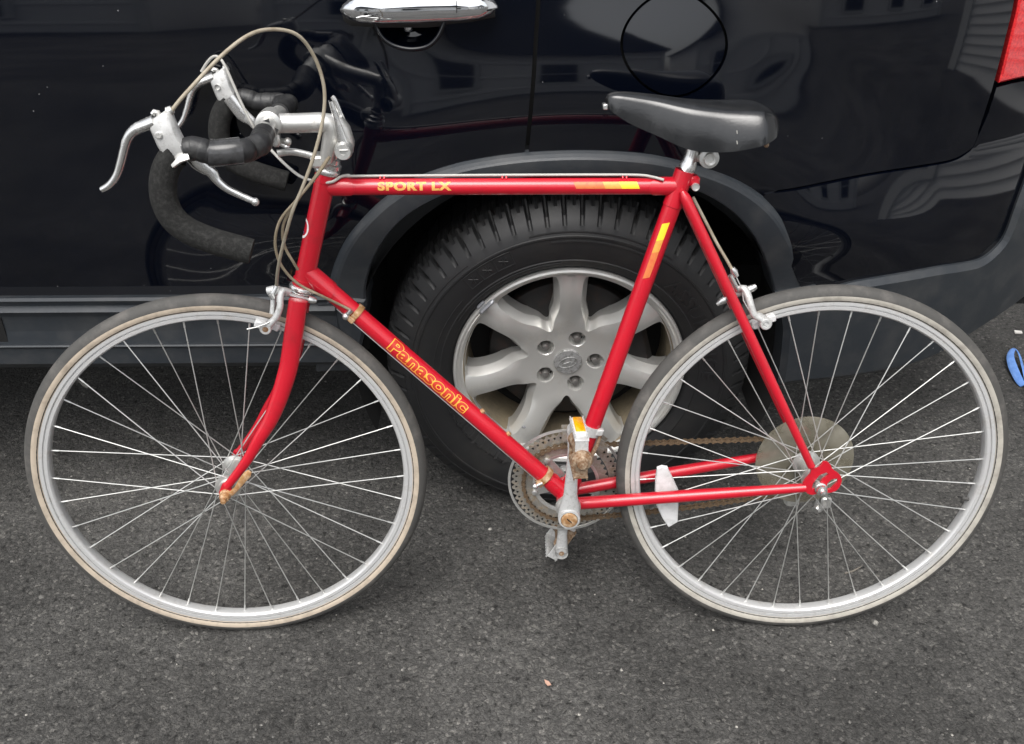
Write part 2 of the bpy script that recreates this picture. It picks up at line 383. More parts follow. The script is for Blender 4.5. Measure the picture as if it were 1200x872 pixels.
def cdt(outer, holes, step):
    vs = []; es = []
    for lp in [outer]+holes:
        b = len(vs); vs += [Vector(q) for q in lp]; es += [(b+i, b+(i+1) % len(lp)) for i in range(len(lp))]
    nb = len(vs); xs = [q[0] for q in outer]; zs = [q[1] for q in outer]
    bpts = np.array([tuple(q) for q in vs])
    x = min(xs)+step*.5
    while x < max(xs):
        z = min(zs)+step*.5
        while z < max(zs):
            if inpoly(x, z, outer) and not any(inpoly(x, z, h_) for h_ in holes) and ((bpts-(x, z))**2).sum(1).min() > (step*.45)**2: vs.append(Vector((x, z)))
            z += step
        x += step
    ov, oe, of, *_ = delaunay_2d_cdt(vs, es, [], 0, 1e-6)
    fs = []
    for f in of:
        c = sum((ov[i] for i in f), Vector((0, 0)))/len(f)
        if inpoly(c.x, c.y, outer) and not any(inpoly(c.x, c.y, h_) for h_ in holes): fs.append(f)
    return ov, fs
def panel(name, outer, holes, m_, parent, off=0, depth=.022, step=.016, bev=0, yf=None, nf=None, label=None):
    """sheet-metal or plastic panel of the car side: follows the surface, proud by off, with real edges (and an optional chamfer)"""
    yf = yf or SY; nf = nf or SN
    outer = dedupe(outer); holes = [dedupe(h_) for h_ in holes]
    top = offset_poly(outer, bev) if bev else outer
    ov, fs = cdt(top, holes, step)
    mb = MB(); nr = []
    for q in ov: mb.v.append(V(q.x, yf(q.x, q.y)-off, q.y)); nr.append(nf(q.x, q.y))
    for f in fs:
        a, b, c = (mb.v[i] for i in f[:3]); f = list(f)
        if (b-a).cross(c-a).y > 0: f.reverse()
        mb.f.append(f); mb.m.append(0)
    for lp, rings in [(top, ([(outer, off-bev*.8)] if bev else [])+[(outer, -depth)])]+[(h_, [(h_, -depth)]) for h_ in holes]:
        prev = [V(x, yf(x, z)-off, z) for x, z in lp]; N = len(lp)
        for ring, o2 in rings:
            cur = [V(x, yf(x, z)-o2, z) for x, z in ring]
            for k in range(N):
                a, b, c, d = prev[k], prev[(k+1) % N], cur[(k+1) % N], cur[k]
                nn = (b-a).cross(d-a)
                if nn.length < 1e-12: continue
                nn.normalize(); mid = (a+b+c+d)/4
                eo = Vector(((b-a).x, (b-a).z)); o_ = Vector((eo.y, -eo.x)).normalized()*.0008
                test = inpoly((a.x+b.x)/2+o_.x, (a.z+b.z)/2+o_.y, outer if lp is top else lp)
                out = V(o_.x, 0, o_.y) if (not test) == (lp is top) else V(-o_.x, 0, -o_.y)
                if lp is not top: out = out
                idx = [0, 1, 2, 3]
                if nn.dot(out+V(0, -.0002, 0)) < 0: nn = -nn; idx = [3, 2, 1, 0]
                base = len(mb.v); mb.v += [a, b, c, d]; nr += [nn]*4; mb.f.append([base+i for i in idx]); mb.m.append(0)
            prev = cur
    o = obj(name, mb, m_, parent, normals=[tuple(q) for q in nr])
    if label: o['label'] = label
    return o
car = thing('parked_car', (-1.2, 2.44, 0), 'black sport utility car with dark grey plastic cladding, bicycle leaning against its rear wheel', 'car')

# outlines in the photograph
seam = [(633, -60), (631, 0), (628, 45), (625, 95), (621, 140), (616, 190)]
flare_out = [(383, 372), (384, 345), (389, 318), (400, 290), (416, 266), (445, 236), (482, 210), (525, 194), (560, 186), (610, 179), (667, 176), (720, 177), (770, 182), (827, 197), (870, 214), (907, 241), (929, 274), (944, 311), (951, 325)]
flare_mid = [(430, 360), (428, 340), (433, 318), (441, 298), (458, 272), (482, 250), (515, 232), (550, 220), (600, 211), (667, 206), (720, 207), (770, 213), (815, 224), (850, 243), (873, 264), (890, 290), (901, 318), (909, 350)]
zt = 1.13                                                    # window line
sx = [onS(x, y) for x, y in sp2(seam, 4)]
def shift(l_, dx): return [(x+dx, z) for x, z in l_]
fo = S_list(flare_out, 4)
fin = [(WX+(x-WX)*.95, WZ+(z-WZ)*.95) for x, z in fo]         # body edge, tucked under the flare
k_seam = min(range(len(fin)), key=lambda i: abs(fin[i][0]-sx[-1][0]))
zs_ = onS(200, 347)[1]                                        # top of the sill cladding
xf = -1.08                                                     # front edge of the rear door
door_out = [(xf, zt), (sx[0][0]-.0035, zt)]+shift([q for q in sx if q[1] < zt], -.0035)[:-1]+[q for q in reversed(fin[:k_seam-1]) if q[1] > zs_+.004]+[(fin[0][0]-.0, zs_-.004), (xf, zs_-.004)]
# handle recess
cup = [onS(x, y) for x, y in sp2([(438, 20), (440, 30), (447, 43), (460, 53), (480, 58), (500, 55), (512, 45), (519, 31), (521, 20)], 5)]
cup = cup+[(cup[-1][0], cup[-1][1]+.012), (cup[0][0], cup[0][1]+.012)]
door = panel('rear_door', door_out, [cup], 'car_paint', car)
mbx = MB(); cc = V(sum(q[0] for q in cup)/len(cup), 0, sum(q[1] for q in cup)/len(cup))
rings = []
for t in (0, .25, .5, .75, .95):
    rings.append([V(cc.x+(x-cc.x)*(1-t*t*.9), SY(x, z)+.0015+.032*math.sin(t*1.57), cc.z+(z-cc.z)*(1-t*t*.9)) for x, z in cup])
for a, b in zip(rings, rings[1:]):
    for k in range(len(cup)): mbx.add([a[k], a[(k+1) % len(cup)], b[(k+1) % len(cup)], b[k]], [(0, 1, 2, 3)])
mbx.add(rings[-1], [tuple(range(len(cup)))])
obj('handle_cup', mbx, 'car_paint', door)
rm_ = MB(); rm_.tube([V(x, SY(x, z)+.0015, z) for x, z in cup[:-2]], .0042, 10); obj('cup_rim', rm_, 'car_paint', door)
# chrome pull handle
hm = MB(); hp = []; hr = []
for px_, py_, rz, stand in ((404, 12, .006, .012), (408, 12, .013, .022), (420, 12, .019, .03), (450, 12, .0205, .035), (490, 11, .0205, .036), (530, 10, .019, .036), (538, 10, .0188, .036), (560, 9, .017, .032), (572, 8, .014, .026), (578, 8, .007, .016)):
    x, z = onS(px_, py_, stand); hp.append(V(x, SY(x, z)-stand, z)); hr.append((rz, .0085))
hm.tube(hp, hr, 20, ref=(0, 0, 1)); hd = obj('door_handle', hm, 'chrome', door, 60)
gm = MB(); x, z = onS(535, 10, .036); gm.tube([V(x, SY(x, z)-.036, z), V(x+.0012, SY(x, z)-.036, z)], [(.0194, .0090)]*2, 20, ref=(0, 0, 1)); obj('handle_joint', gm, 'seam', door)
gb = MB()                                                    # rubber gasket behind the handle
gp = []
for px_, py_ in ((402, 13), (410, 13), (440, 12), (500, 12), (550, 10), (580, 9)):
    x, z = onS(px_, py_+2); gp.append(V(x, SY(x, z)-.002, z))
gb.tube(gp, [(.012, .004), (.020, .004), (.024, .004), (.024, .004), (.020, .004), (.012, .004)], 12, ref=(0, 0, 1)); obj('handle_gasket', gb, 'black_rubber_and_gap_shade', door)
x, z = onS(478, 31, -.012); kb = MB(); kb.lathe([(.0001, 0), (.006, -.001), (.0085, -.004), (.0085, -.012)], (x, SY(x, z)+.008, z), (0, -1, 0), 20); obj('key_plug', kb, 'chrome', door)

# quarter panel
fc = (790, 52)
fuel_px = [(fc[0]+62*math.cos(a)*(1+.02*math.cos(4*a)), fc[1]+62*math.sin(a)*(1+.02*math.cos(4*a))) for a in np.linspace(0, 2*math.pi, 64, endpoint=False)]
fuel = [onS(x, y) for x, y in fuel_px]; fuel_in = [onS(fc[0]+(x-fc[0])*.948, fc[1]+(y-fc[1])*.948) for x, y in fuel_px]
bump_seam = [(1146, 160), (1141, 171), (1134, 178), (1114, 188), (1075, 195), (1035, 201), (995, 208), (956, 216), (930, 221), (896, 226)]
tail_edge = [(1197, -60), (1190, 0), (1181, 40), (1166, 98), (1156, 130), (1146, 160)]
bs = S_list(bump_seam, 4); te = S_list(tail_edge, 4)
k_b = min(range(len(fin)), key=lambda i: math.hypot(fin[i][0]-bs[-1][0], fin[i][1]-bs[-1][1]))
te_in = [q for q in shift(te, -.003) if q[1] < zt]
quarter_out = [(sx[0][0]+.0035, zt), (te_in[0][0], zt)]+te_in[:-1]+[(x, z+.0015) for x, z in bs[:-2]]+[q for q in reversed(fin[k_seam+1:k_b+1])]+list(reversed(shift([q for q in sx if q[1] < zt], .0035)))
quarter = panel('quarter_panel', quarter_out, [fuel], 'car_paint', car)
fcx, fcz = sum(q[0] for q in fuel_in)/len(fuel_in), sum(q[1] for q in fuel_in)/len(fuel_in)
def FY(x, z): return SY(x, z)+.0030*((x-fcx)**2+(z-fcz)**2)/.0095-.001
def FN(x, z, e=.004): return V((FY(x+e, z)-FY(x-e, z))/(2*e), -1, (FY(x, z+e)-FY(x, z-e))/(2*e)).normalized()
panel('fuel_door', fuel_in, [], 'car_paint', quarter, off=.0005, yf=FY, nf=FN)
# dark backing just behind the seams
bk = MB()
xs_ = np.linspace(-.95, 1.10, 60); zs2 = np.linspace(.50, 1.14, 24); gi = {}
for i, x in enumerate(xs_):
    for j, z in enumerate(zs2):
        if math.hypot(x-WX, z-WZ) > .475: gi[i, j] = len(bk.v); bk.v.append(V(x, SY(x, z)+.021, z))
for i in range(59):
    for j in range(23):
        q = [gi.get(k_) for k_ in((i, j), (i+1, j), (i+1, j+1), (i, j+1))]
        if None not in q and not (-.30 < xs_[i] < -.08 and zs2[j] > .98): bk.f.append(q); bk.m.append(0)
obj('inner_panel', bk, 'seam', car)
# tail lamp
tl = S_list([(1199, -60), (1193, 0), (1184, 40), (1170, 97)], 4)+[onS(1200, 90), onS(1222, 86), onS(1236, 40), onS(1240, -60)]
lamp = panel('tail_light', tl, [], 'tail_lens', car, off=.004, bev=.004)
# bumper
def BY(x, z): return SY(x, z)-.0005-.022*(1-(1-min(max((.80-z)/.20, 0), 1))**1.6)*sstep((x-.36)/.2)
def BN(x, z, e=.004):
    return V((BY(x+e, z)-BY(x-e, z))/(2*e), -1, (BY(x, z+e)-BY(x, z-e))/(2*e)).normalized()
clad_top = [(951, 326), (958, 329), (975, 327), (1000, 321), (1060, 311), (1092, 305), (1120, 301), (1142, 296), (1158, 284), (1170, 268), (1183, 236), (1200, 196), (1218, 150)]
ct = S_list(clad_top, 4)
bump_out = [(x, z-.0015) for x, z in reversed(bs)]
bump_out = [(x, z) for x, z in bump_out]+shift([onS(1149, 150), onS(1157, 132), onS(1166, 103)], .003)+[onS(1185, 98), onS(1205, 94), onS(1222, 91)]+[(x+.003, z-.005) for x, z in reversed(ct)]+[q for q in reversed(fin[k_b+1:])]
panel('bumper', bump_out, [], 'car_paint', car, yf=BY, nf=BN)
fi_end = [onS(x, y) for x, y in ((905, 335), (910, 352), (914, 378), (911, 410), (907, 440))]
clad_bot = [(908, 441), (930, 438), (960, 435), (1000, 430), (1057, 419), (1100, 402), (1129, 383), (1160, 363), (1189, 342), (1212, 320), (1226, 300)]
cb = S_list(clad_bot, 4)
clad_out = list(ct)+[onS(1232, 170), onS(1236, 250)]+list(reversed(cb))+list(reversed(fi_end))
lower = panel('bumper_cladding', clad_out, [], 'cladding', car, off=.016, bev=.012, depth=.05, yf=BY, nf=BN)
sm_ = MB()
for i in range(26):
    x, z = onS(rng.uniform(1085, 1128), rng.uniform(388, 408), .016); dx, dz = rng.uniform(-.006, .006), rng.uniform(-.003, .003); y0_, y1_ = BY(x, z)-.0166, BY(x+dx, z+dz)-.0166
    sm_.add([(x, y0_, z), (x+dx, y1_, z+dz), (x+dx+.001, y1_, z+dz+.0016), (x+.0005, y0_, z+.001)], [(0, 1, 2, 3)])
o = obj('scuff_marks', sm_, 'paper_white', lower); o['kind'] = 'stuff'
# rear face behind the corner
rf = MB()
for i in range(7):
    z0, z1 = .40+.12*i, .40+.12*(i+1)
    for k_, (xa, xb) in enumerate(((0, .03), (.03, .05), (.05, .05))):
        ya, yb = SY(1.15, z0)+(.0, .10, .3)[k_], SY(1.15, z0)+(.10, .3, 1.25)[k_]
        rf.add([(1.15+xa, ya, z0), (1.15+xb, yb, z0), (1.15+xb, yb, z1), (1.15+xa, ya, z1)], [(0, 1, 2, 3)])
obj('tailgate', rf, 'car_paint', car)
# wheel arch flare: chamfered band with a returned inner lip
fl = MB(); fo2 = S_list(flare_out, 6); fm = S_list(flare_mid, 6); N = len(fo2)
fm = [fm[min(int(round(i*(len(fm)-1)/(N-1))), len(fm)-1)] for i in range(N)]
# resample mid evenly
def resample(pl, n_):
    L = [0]
    for a, b in zip(pl, pl[1:]): L.append(L[-1]+math.hypot(b[0]-a[0], b[1]-a[1]))
    out = []
    for i in range(n_):
        t = L[-1]*i/(n_-1); k_ = 0
        while k_ < len(L)-2 and L[k_+1] < t: k_ += 1
        s_ = (t-L[k_])/max(L[k_+1]-L[k_], 1e-9); out.append((pl[k_][0]*(1-s_)+pl[k_+1][0]*s_, pl[k_][1]*(1-s_)+pl[k_+1][1]*s_))
    return out
NF = 96; fo2 = resample(S_list(flare_out, 8), NF); fm = resample([onS(x, y, .02) for x, y in sp2(flare_mid, 8)], NF)
rows = []
for (xo, zo), (xm, zm) in zip(fo2, fm):
    yo = SY(xo, zo); L = lambda t, dy: V(xo+(xm-xo)*t, yo-dy+(SY(xm, zm)-yo)*t, zo+(zm-zo)*t)
    rows.append([L(0, -.012), L(0, .003), L(.06, .010), L(.17, .017), L(.26, .0195), L(.40, .0200), L(.75, .0195), L(.95, .0185), L(1, .014), L(1.01, -.02), L(1.02, -.07)])
K = len(rows[0]); fl.v = [q for r_ in rows for q in r_]
for i in range(NF-1):
    for k_ in range(K-1): fl.f.append([i*K+k_, i*K+k_+1, i*K+K+k_+1, i*K+K+k_]); fl.m.append(0)
obj('wheel_arch_flare', fl, 'cladding', car, 9)
# wheel house
wh = MB(); wh.lathe([(.425, 0), (.43, .10), (.43, .42), (.001, .42)], (WX, 1.515, WZ+.02), (0, 1, 0), 48, a0=-.62, a1=math.pi+.62, ref=(1, 0, 0))
wh2 = MB()
wh2.v = [V(q.x, q.y, 2*(WZ+.02)-q.z if False else q.z) for q in wh.v]; wh2.f = wh.f; wh2.m = wh.m
def arc_sheet(mb, r, y0, y1, cx, cz, a0, a1, seg=40):
    for k_ in range(seg):
        a, b = a0+(a1-a0)*k_/seg, a0+(a1-a0)*(k_+1)/seg
        mb.add([(cx+r*math.cos(a), y0, cz+r*math.sin(a)), (cx+r*math.cos(b), y0, cz+r*math.sin(b)), (cx+r*math.cos(b), y1, cz+r*math.sin(b)), (cx+r*math.cos(a), y1, cz+r*math.sin(a))], [(0, 1, 2, 3)])
        mb.add([(cx, y1, cz), (cx+r*math.cos(a), y1, cz+r*math.sin(a)), (cx+r*math.cos(b), y1, cz+r*math.sin(b))], [(0, 1, 2)])
wm = MB(); arc_sheet(wm, .432, 1.53, 1.96, WX, WZ+.01, R(-22), R(202)); obj('wheel_house', wm, 'liner', car)
# sill cladding: a long moulding with ribs
sc = MB(); x1 = onS(392, 380)[0]
prof_px = [(343, -.02), (347, .0045), (349, .018), (353, .025), (354.5, .019), (358, .017), (361, .022), (366, .030), (369, .024), (372, .021), (388, .021), (402.5, .024), (404.5, .034), (406.5, .036), (408.5, .031), (418, .030), (426, .030), (428, .018), (430, -.03)]
def sill_pt(py_, off): d = ray(120, py_); t = (1.54-off-CAM.y)/d.y; return 1.54-off, (CAM+d*t).z
pr = [sill_pt(a, b) for a, b in prof_px]
xsl = [-3.0, -2.0, -1.09, -.6, x1-.02, x1+.012]
for i in range(len(xsl)-1):
    for k_ in range(len(pr)-1):
        (ya, za), (yb, zb) = pr[k_], pr[k_+1]
        xa, xb = xsl[i], xsl[i+1]
        sc.add([(xa, ya, za), (xb, ya, za), (xb, yb, zb), (xa, yb, zb)], [(0, 1, 2, 3)])
sc.add([(x1+.012, y_, z_) for y_, z_ in pr], [tuple(range(len(pr)))])
bm_ = obj('sill_cladding', sc, 'cladding', car, 20)
bpy_merge = bmesh.new(); bpy_merge.from_mesh(bm_.data); bmesh.ops.remove_doubles(bpy_merge, verts=bpy_merge.verts, dist=1e-5); bpy_merge.to_mesh(bm_.data); bpy_merge.free(); bm_.data.set_sharp_from_angle(angle=R(25))
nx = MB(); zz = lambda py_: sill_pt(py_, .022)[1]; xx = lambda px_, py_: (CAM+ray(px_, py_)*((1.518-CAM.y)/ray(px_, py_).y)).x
nx.prism([V(xx(-22, 372), 1.5165, zz(371.5)), V(xx(1, 372), 1.5165, zz(371.5)), V(xx(10, 400), 1.5165, zz(400)), V(xx(-22, 400), 1.5165, zz(400))], V(0, 1, 0), .012); obj('notch_shade', nx, 'seam', bm_)  # raised black prism stands in for the shade of a notch
# cladding leg between sill and tyre, below the flare
lg = MB()
ld = [onS(x, y) for x, y in ((372, 349), (384, 346), (392, 340), (430, 345), (431, 372), (424, 405), (414, 428), (372, 428))]
panel('flare_foot', ld, [], 'cladding', car, off=.024, bev=.006, depth=.06)
# floor pan, far side, roof, glass, front end (mostly out of the picture)
un = MB(); un.box((-1.3, 2.47, .40), ((1, 0, 0), (0, 1, 0), (0, 0, 1)), (1.0, .84, .05)); un.box((-1.3, 2.50, .27), ((1, 0, 0), (0, 1, 0), (0, 0, 1)), (.98, .70, .072)); un.box((.75, 2.5, .43), ((1, 0, 0), (0, 1, 0), (0, 0, 1)), (.38, .75, .05)); obj('floor_pan', un, 'liner', car)
sh = MB()                                                    # shell: sections along the length
def side(z): return 1.56+(.50*(z-.94)**2 if z > .94 else 0)
far = 3.38
sh.add([(-3.45, far, .4), (1.18, far, .4), (1.18, far, 1.13), (-3.45, far, 1.05)], [(0, 1, 2, 3)])
sh.add([(-3.45, 1.75, .4), (-3.45, far-.15, .4), (-3.40, far-.1, .95), (-3.40, 1.75, .95)], [(0, 1, 2, 3)])
sh.add([(-3.40, 1.62, .95), (-3.40, far, .95), (-2.1, far, 1.12), (-2.1, 1.58, 1.12)], [(0, 1, 2, 3)])
sh.add([(-1.55, 1.90, 1.70), (.7, 1.92, 1.72), (.7, far-.35, 1.72), (-1.55, far-.35, 1.70)], [(0, 1, 2, 3)])
sh.add([(1.19, 1.95, 1.13), (1.19, far-.1, 1.13), (.75, far-.35, 1.72), (.75, 1.92, 1.72)], [(0, 1, 2, 3)])
sh.add([(1.21, 2.0, .42), (1.21, far, .42), (1.21, far, 1.13), (1.19, 2.0, 1.13)], [(0, 1, 2, 3)])
obj('body_shell', sh, 'car_paint', car)
wsn = MB(); wsn.add([(-2.1, 1.62, 1.125), (-2.1, far-.05, 1.125), (-1.55, far-.35, 1.70), (-1.55, 1.90, 1.70)], [(0, 1, 2, 3)]); obj('windscreen', wsn, 'glass_dark', car)
for nm, (xa, xb, xc, xd), mm in (('side_window', (-1.9, -.95, -.95, -1.5), 'glass_dark'), ('side_window', (-.86, -.02, -.06, -.86), 'glass_dark'), ('side_window', (.08, .85, .55, .04), 'glass_dark'), ('window_pillar', (-.95, -.86, -.86, -.95), 'car_paint'), ('window_pillar', (-.02, .08, .04, -.06), 'car_paint'), ('window_pillar', (.85, 1.05, .75, .55), 'car_paint')):
    q = MB(); q.add([(xa, side(1.13)+.006, 1.132), (xb, side(1.13)+.006, 1.132), (xc, 1.90, 1.69), (xd, 1.90, 1.69)], [(0, 1, 2, 3)]); q.add([(xa, side(1.13)+.03, 1.132), (xb, side(1.13)+.03, 1.132), (xc, 1.93, 1.69), (xd, 1.93, 1.69)], [(3, 2, 1, 0)]); obj(nm, q, mm, car)
fd = [(-1.95, 1.11), (xf-.006, zt), (xf-.006, zs_+.002), (-2.05, zs_+.002)]
panel('front_door', fd, [], 'car_paint', car, step=.05)
ff = [(-3.38, .98), (-1.957, 1.108), (-2.057, zs_+.002), (-2.15, .5), (-2.25, .68), (-2.45, .78), (-2.70, .78), (-2.9, .68), (-3.0, .5), (-3.40, .5)]
panel('front_fender', ff, [], 'car_paint', car, step=.06)

# ---- alloy wheel
CA, CAMB = V(1, 0, 0), .02
WN = V(0, -math.cos(CAMB), math.sin(CAMB)); WU = V(0, math.sin(CAMB), math.cos(CAMB)); WC = V(WX, WY, WZ)
def wp(r, a, o=0): return WC+CA*(r*math.cos(a))+WU*(r*math.sin(a))+WN*o
def face_o(x, z):                                            # dish of the spokes: out at the rim, in at the hub
    r = math.hypot(x, z); a = math.atan2(z, x)
    b = (a-math.pi/2) % (2*math.pi/7); b = min(b, 2*math.pi/7-b)
    d = r*math.sin(b)
    o = -.010-.030*(1-sstep((r-.045)/.14))
    o -= 10*min(d, .028)**2*sstep((r-.085)/.04)
    return o
wheel_thing = MB(); aN = 96
outer = [(.2145*math.cos(2*math.pi*k_/112), .2145*math.sin(2*math.pi*k_/112)) for k_ in range(112)]
holes = []; inner_holes = []
for k_ in range(7):
    ac = math.pi/2+math.pi/7+k_*2*math.pi/7
    # window between two spokes, rounded
    raw = []
    hw_o, hw_i = .040, .036
    def edge(r, sgn, half): return (ac+sgn*(math.pi/7-math.asin(half/r)), r)
    ctrl = [edge(.104, 1, .030), edge(.135, 1, .0215), edge(.175, 1, .0215), edge(.199, 1, .0245), edge(.2095, 1, .033), (ac+.18, .2105), (ac, .2105), (ac-.18, .2105), edge(.2095, -1, .033), edge(.199, -1, .0245), edge(.175, -1, .0215), edge(.135, -1, .0215), edge(.104, -1, .030), (ac-.07, .087), (ac, .083), (ac+.07, .087)]
    pl = [(r*math.cos(a), r*math.sin(a)) for a, r in ctrl]; pl = sp2(pl, 5, True)
    holes.append(dedupe(pl)); cx_, cz_ = .158*math.cos(ac), .158*math.sin(ac)
    # the opening narrows behind the face (sloping spoke flanks)
    ctrl2 = [edge(.116, 1, .0390), edge(.140, 1, .0325), edge(.175, 1, .0325), edge(.199, 1, .0345), edge(.2085, 1, .041), (ac+.16, .2095), (ac, .2095), (ac-.16, .2095), edge(.2085, -1, .041), edge(.199, -1, .0345), edge(.175, -1, .0325), edge(.140, -1, .0325), edge(.116, -1, .0390), (ac-.05, .101), (ac, .0975), (ac+.05, .101)]
    pl2 = [(r*math.cos(a), r*math.sin(a)) for a, r in ctrl2]; inner_holes.append(sp2(pl2, 5, True)); holes[-1] = sp2(pl, 1, True) if False else pl
lugs = []
for k_ in range(5):
    a = R(72)+k_*2*math.pi/5
    lugs.append((.0565*math.cos(a), .0565*math.sin(a)))
lug_h = [[(x+.0182*math.cos(t), z+.0182*math.sin(t)) for t in np.linspace(0, 2*math.pi, 20, endpoint=False)] for x, z in lugs]
ov, fs = cdt(outer, holes+lug_h, .0075)
am = MB()
def w3(x, z, o): return WC+CA*x+WU*z+WN*o
am.v = [w3(q.x, q.y, face_o(q.x, q.y)) for q in ov]
for f in fs: am.f.append(list(f)); am.m.append(0)
for h_, h2 in zip(holes, inner_holes):
    Nn = len(h_); r0 = [w3(x, z, face_o(x, z)) for x, z in h_]; rm = [w3(x*.9+x2*.1, z*.9+z2*.1, face_o(x, z)-.0015) for (x, z), (x2, z2) in zip(h_, h2)]
    r1 = [w3(x2, z2, face_o(x, z)-.020) for (x, z), (x2, z2) in zip(h_, h2)]; r2 = [w3(x2, z2, face_o(x, z)-.055) for (x, z), (x2, z2) in zip(h_, h2)]
    for A_, B_ in ((r0, r1), (r1, r2)):
        b0 = len(am.v); am.v += A_+B_
        for k_ in range(Nn): am.f.append([b0+k_, b0+(k_+1) % Nn, b0+Nn+(k_+1) % Nn, b0+Nn+k_]); am.m.append(0)
for h_, (lx, lz) in zip(lug_h, lugs):
    Nn = len(h_); prev = [w3(x, z, face_o(x, z)) for x, z in h_]
    for sc_, dd in ((.93, .002), (.86, .022), (.0, .022)):
        cur = [w3(lx+(x-lx)*sc_, lz+(z-lz)*sc_, face_o(lx, lz)-dd) for x, z in h_]; b0 = len(am.v); am.v += prev+cur
        for k_ in range(Nn): am.f.append([b0+k_, b0+(k_+1) % Nn, b0+Nn+(k_+1) % Nn, b0+Nn+k_]); am.m.append(0)
        prev = cur
# rim lip and barrel
am.lathe([(.2145, -.010), (.2165, -.006), (.2210, -.0045), (.2245, -.001), (.2250, .0035), (.2285, .0055), (.2325, .004), (.2345, -.001), (.2340, -.008), (.229, -.012)], WC, WN, 112, mi=0)
am.lathe([(.2145, -.010), (.2115, -.018), (.2085, -.040), (.206, -.10), (.204, -.19)], WC, WN, 112, mi=1)
wheel = obj('wheel', am, ['alloy', 'alloy_barrel'], car, 32)
b_ = bmesh.new(); b_.from_mesh(wheel.data); bmesh.ops.remove_doubles(b_, verts=b_.verts, dist=1e-5); bmesh.ops.recalc_face_normals(b_, faces=b_.faces); b_.to_mesh(wheel.data); b_.free(); wheel.data.set_sharp_from_angle(angle=R(13))
nutmb = MB(); nutmb.lathe([(.0105, -.02), (.0105, -.004), (.0082, -.001), (.0078, .009), (.0062, .0125), (.0001, .0135)], (0, 0, 0), (0, 0, 1), 16); nut = mesh_of('lug_nut', nutmb, 'nut_steel')
for x, z in lugs: inst('lug_nut', nut, frame_at(w3(x, z, face_o(x, z)-.012), WN, WU), wheel)
cm = MB(); co = face_o(.02, 0)+.002; cm.lathe([(.0292, -.004), (.0292, .001), (.0278, .003), (.0001, .0042)], WC+WN*co, WN, 40)
cap = obj('centre_cap', cm, 'cap_metal', wheel)
em = MB()                                                    # worn oval badge on the cap
em.tube([WC+WN*(co+.0042)+CA*(.0195*math.cos(a)*.93-.0115*math.sin(a)*.36)+WU*(.0195*math.cos(a)*.36+.0115*math.sin(a)*.93) for a in np.linspace(0, 2*math.pi, 40, endpoint=False)], .0011, 6, closed=True)
for q in ((-.011, -.004, .002, .0005), (.002, .004, .008, -.001), (.008, -.001, .013, .006)): em.tube([WC+WN*(co+.0044)+CA*q[0]+WU*q[1], WC+WN*(co+.0044)+CA*q[2]+WU*q[3]], .0012, 6)
obj('cap_badge', em, 'cap_metal', wheel)
wt = MB()
for a0_, r_, hh in ((R(136), .2265, .006),):
    P_ = [wp(r_, a0_+t, .008) for t in np.linspace(-.085, .085, 9)]; wt.tube(P_, [(.003, .003)]+[(.0075, .0045)]*7+[(.003, .003)], 10, ref=WN)
    wt.tube([wp(.236, a0_+t, .004) for t in np.linspace(-.012, .06, 5)], .0035, 8)
obj('balance_weight', wt, 'weight_lead', wheel)
tv = MB(); tv.tube([wp(.198, R(237), -.03), wp(.172, R(239), -.012)], .003, 8); obj('tyre_valve', tv, 'weight_lead', wheel)
# tyre
ty = MB(); TS = 66*10
prof = [(.226, -.030), (.2300, -.012), (.2345, -.0065), (.2420, .0045), (.2560, .0135), (.2580, .0150), (.2600, .0140), (.2800, .0190), (.3000, .0205), (.3060, .0205), (.3075, .0222), (.3110, .0222), (.3125, .0200), (.3280, .0150), (.3400, .0060), (.3480, -.001), (.3580, -.008), (.3650, -.018), (.3705, -.036), (.3730, -.070), (.3740, -.105), (.3730, -.140), (.3705, -.168), (.362, -.186), (.340, -.21), (.28, -.225), (.23, -.19)]
Lp = len(prof)
for k_ in range(TS):
    a = 2*math.pi*k_/TS; ph = k_ % 10; blk = k_//10
    for j, (r, o) in enumerate(prof):
        d = 0
        if r > .3395 and o > -.06:
            sh_ = int(max(0, (-.012-o))*120)                  # sipes slant across the shoulder
            pp = (k_+sh_) % 10
            if pp in (0, 1): d = .014 if r > .352 else .006
            elif pp == 5 and r > .36: d = .003
        elif r > .36 and o <= -.06 and o > -.15:
            pp = (k_+4) % 10
            if pp in (0,): d = .006
            if j in (20,): d = max(d, .008)
        flat = 1.0
        P_ = wp(r-d, a, o)
        if P_.z < .003: P_.z = .003+(.0 if o > -.2 else 0)
        ty.v.append(P_)
for k_ in range(TS):
    k2 = (k_+1) % TS
    for j in range(Lp-1): ty.f.append([k_*Lp+j, k2*Lp+j, k2*Lp+j+1, k_*Lp+j+1]); ty.m.append(0)
tyre = obj('tyre', ty, 'tyre_rubber', wheel, 22)
def side_o(r):
    for (ra, oa), (rb, ob) in zip(prof, prof[1:]):
        if ra <= r <= rb: return oa+(ob-oa)*(r-ra)/(rb-ra)
    return .02
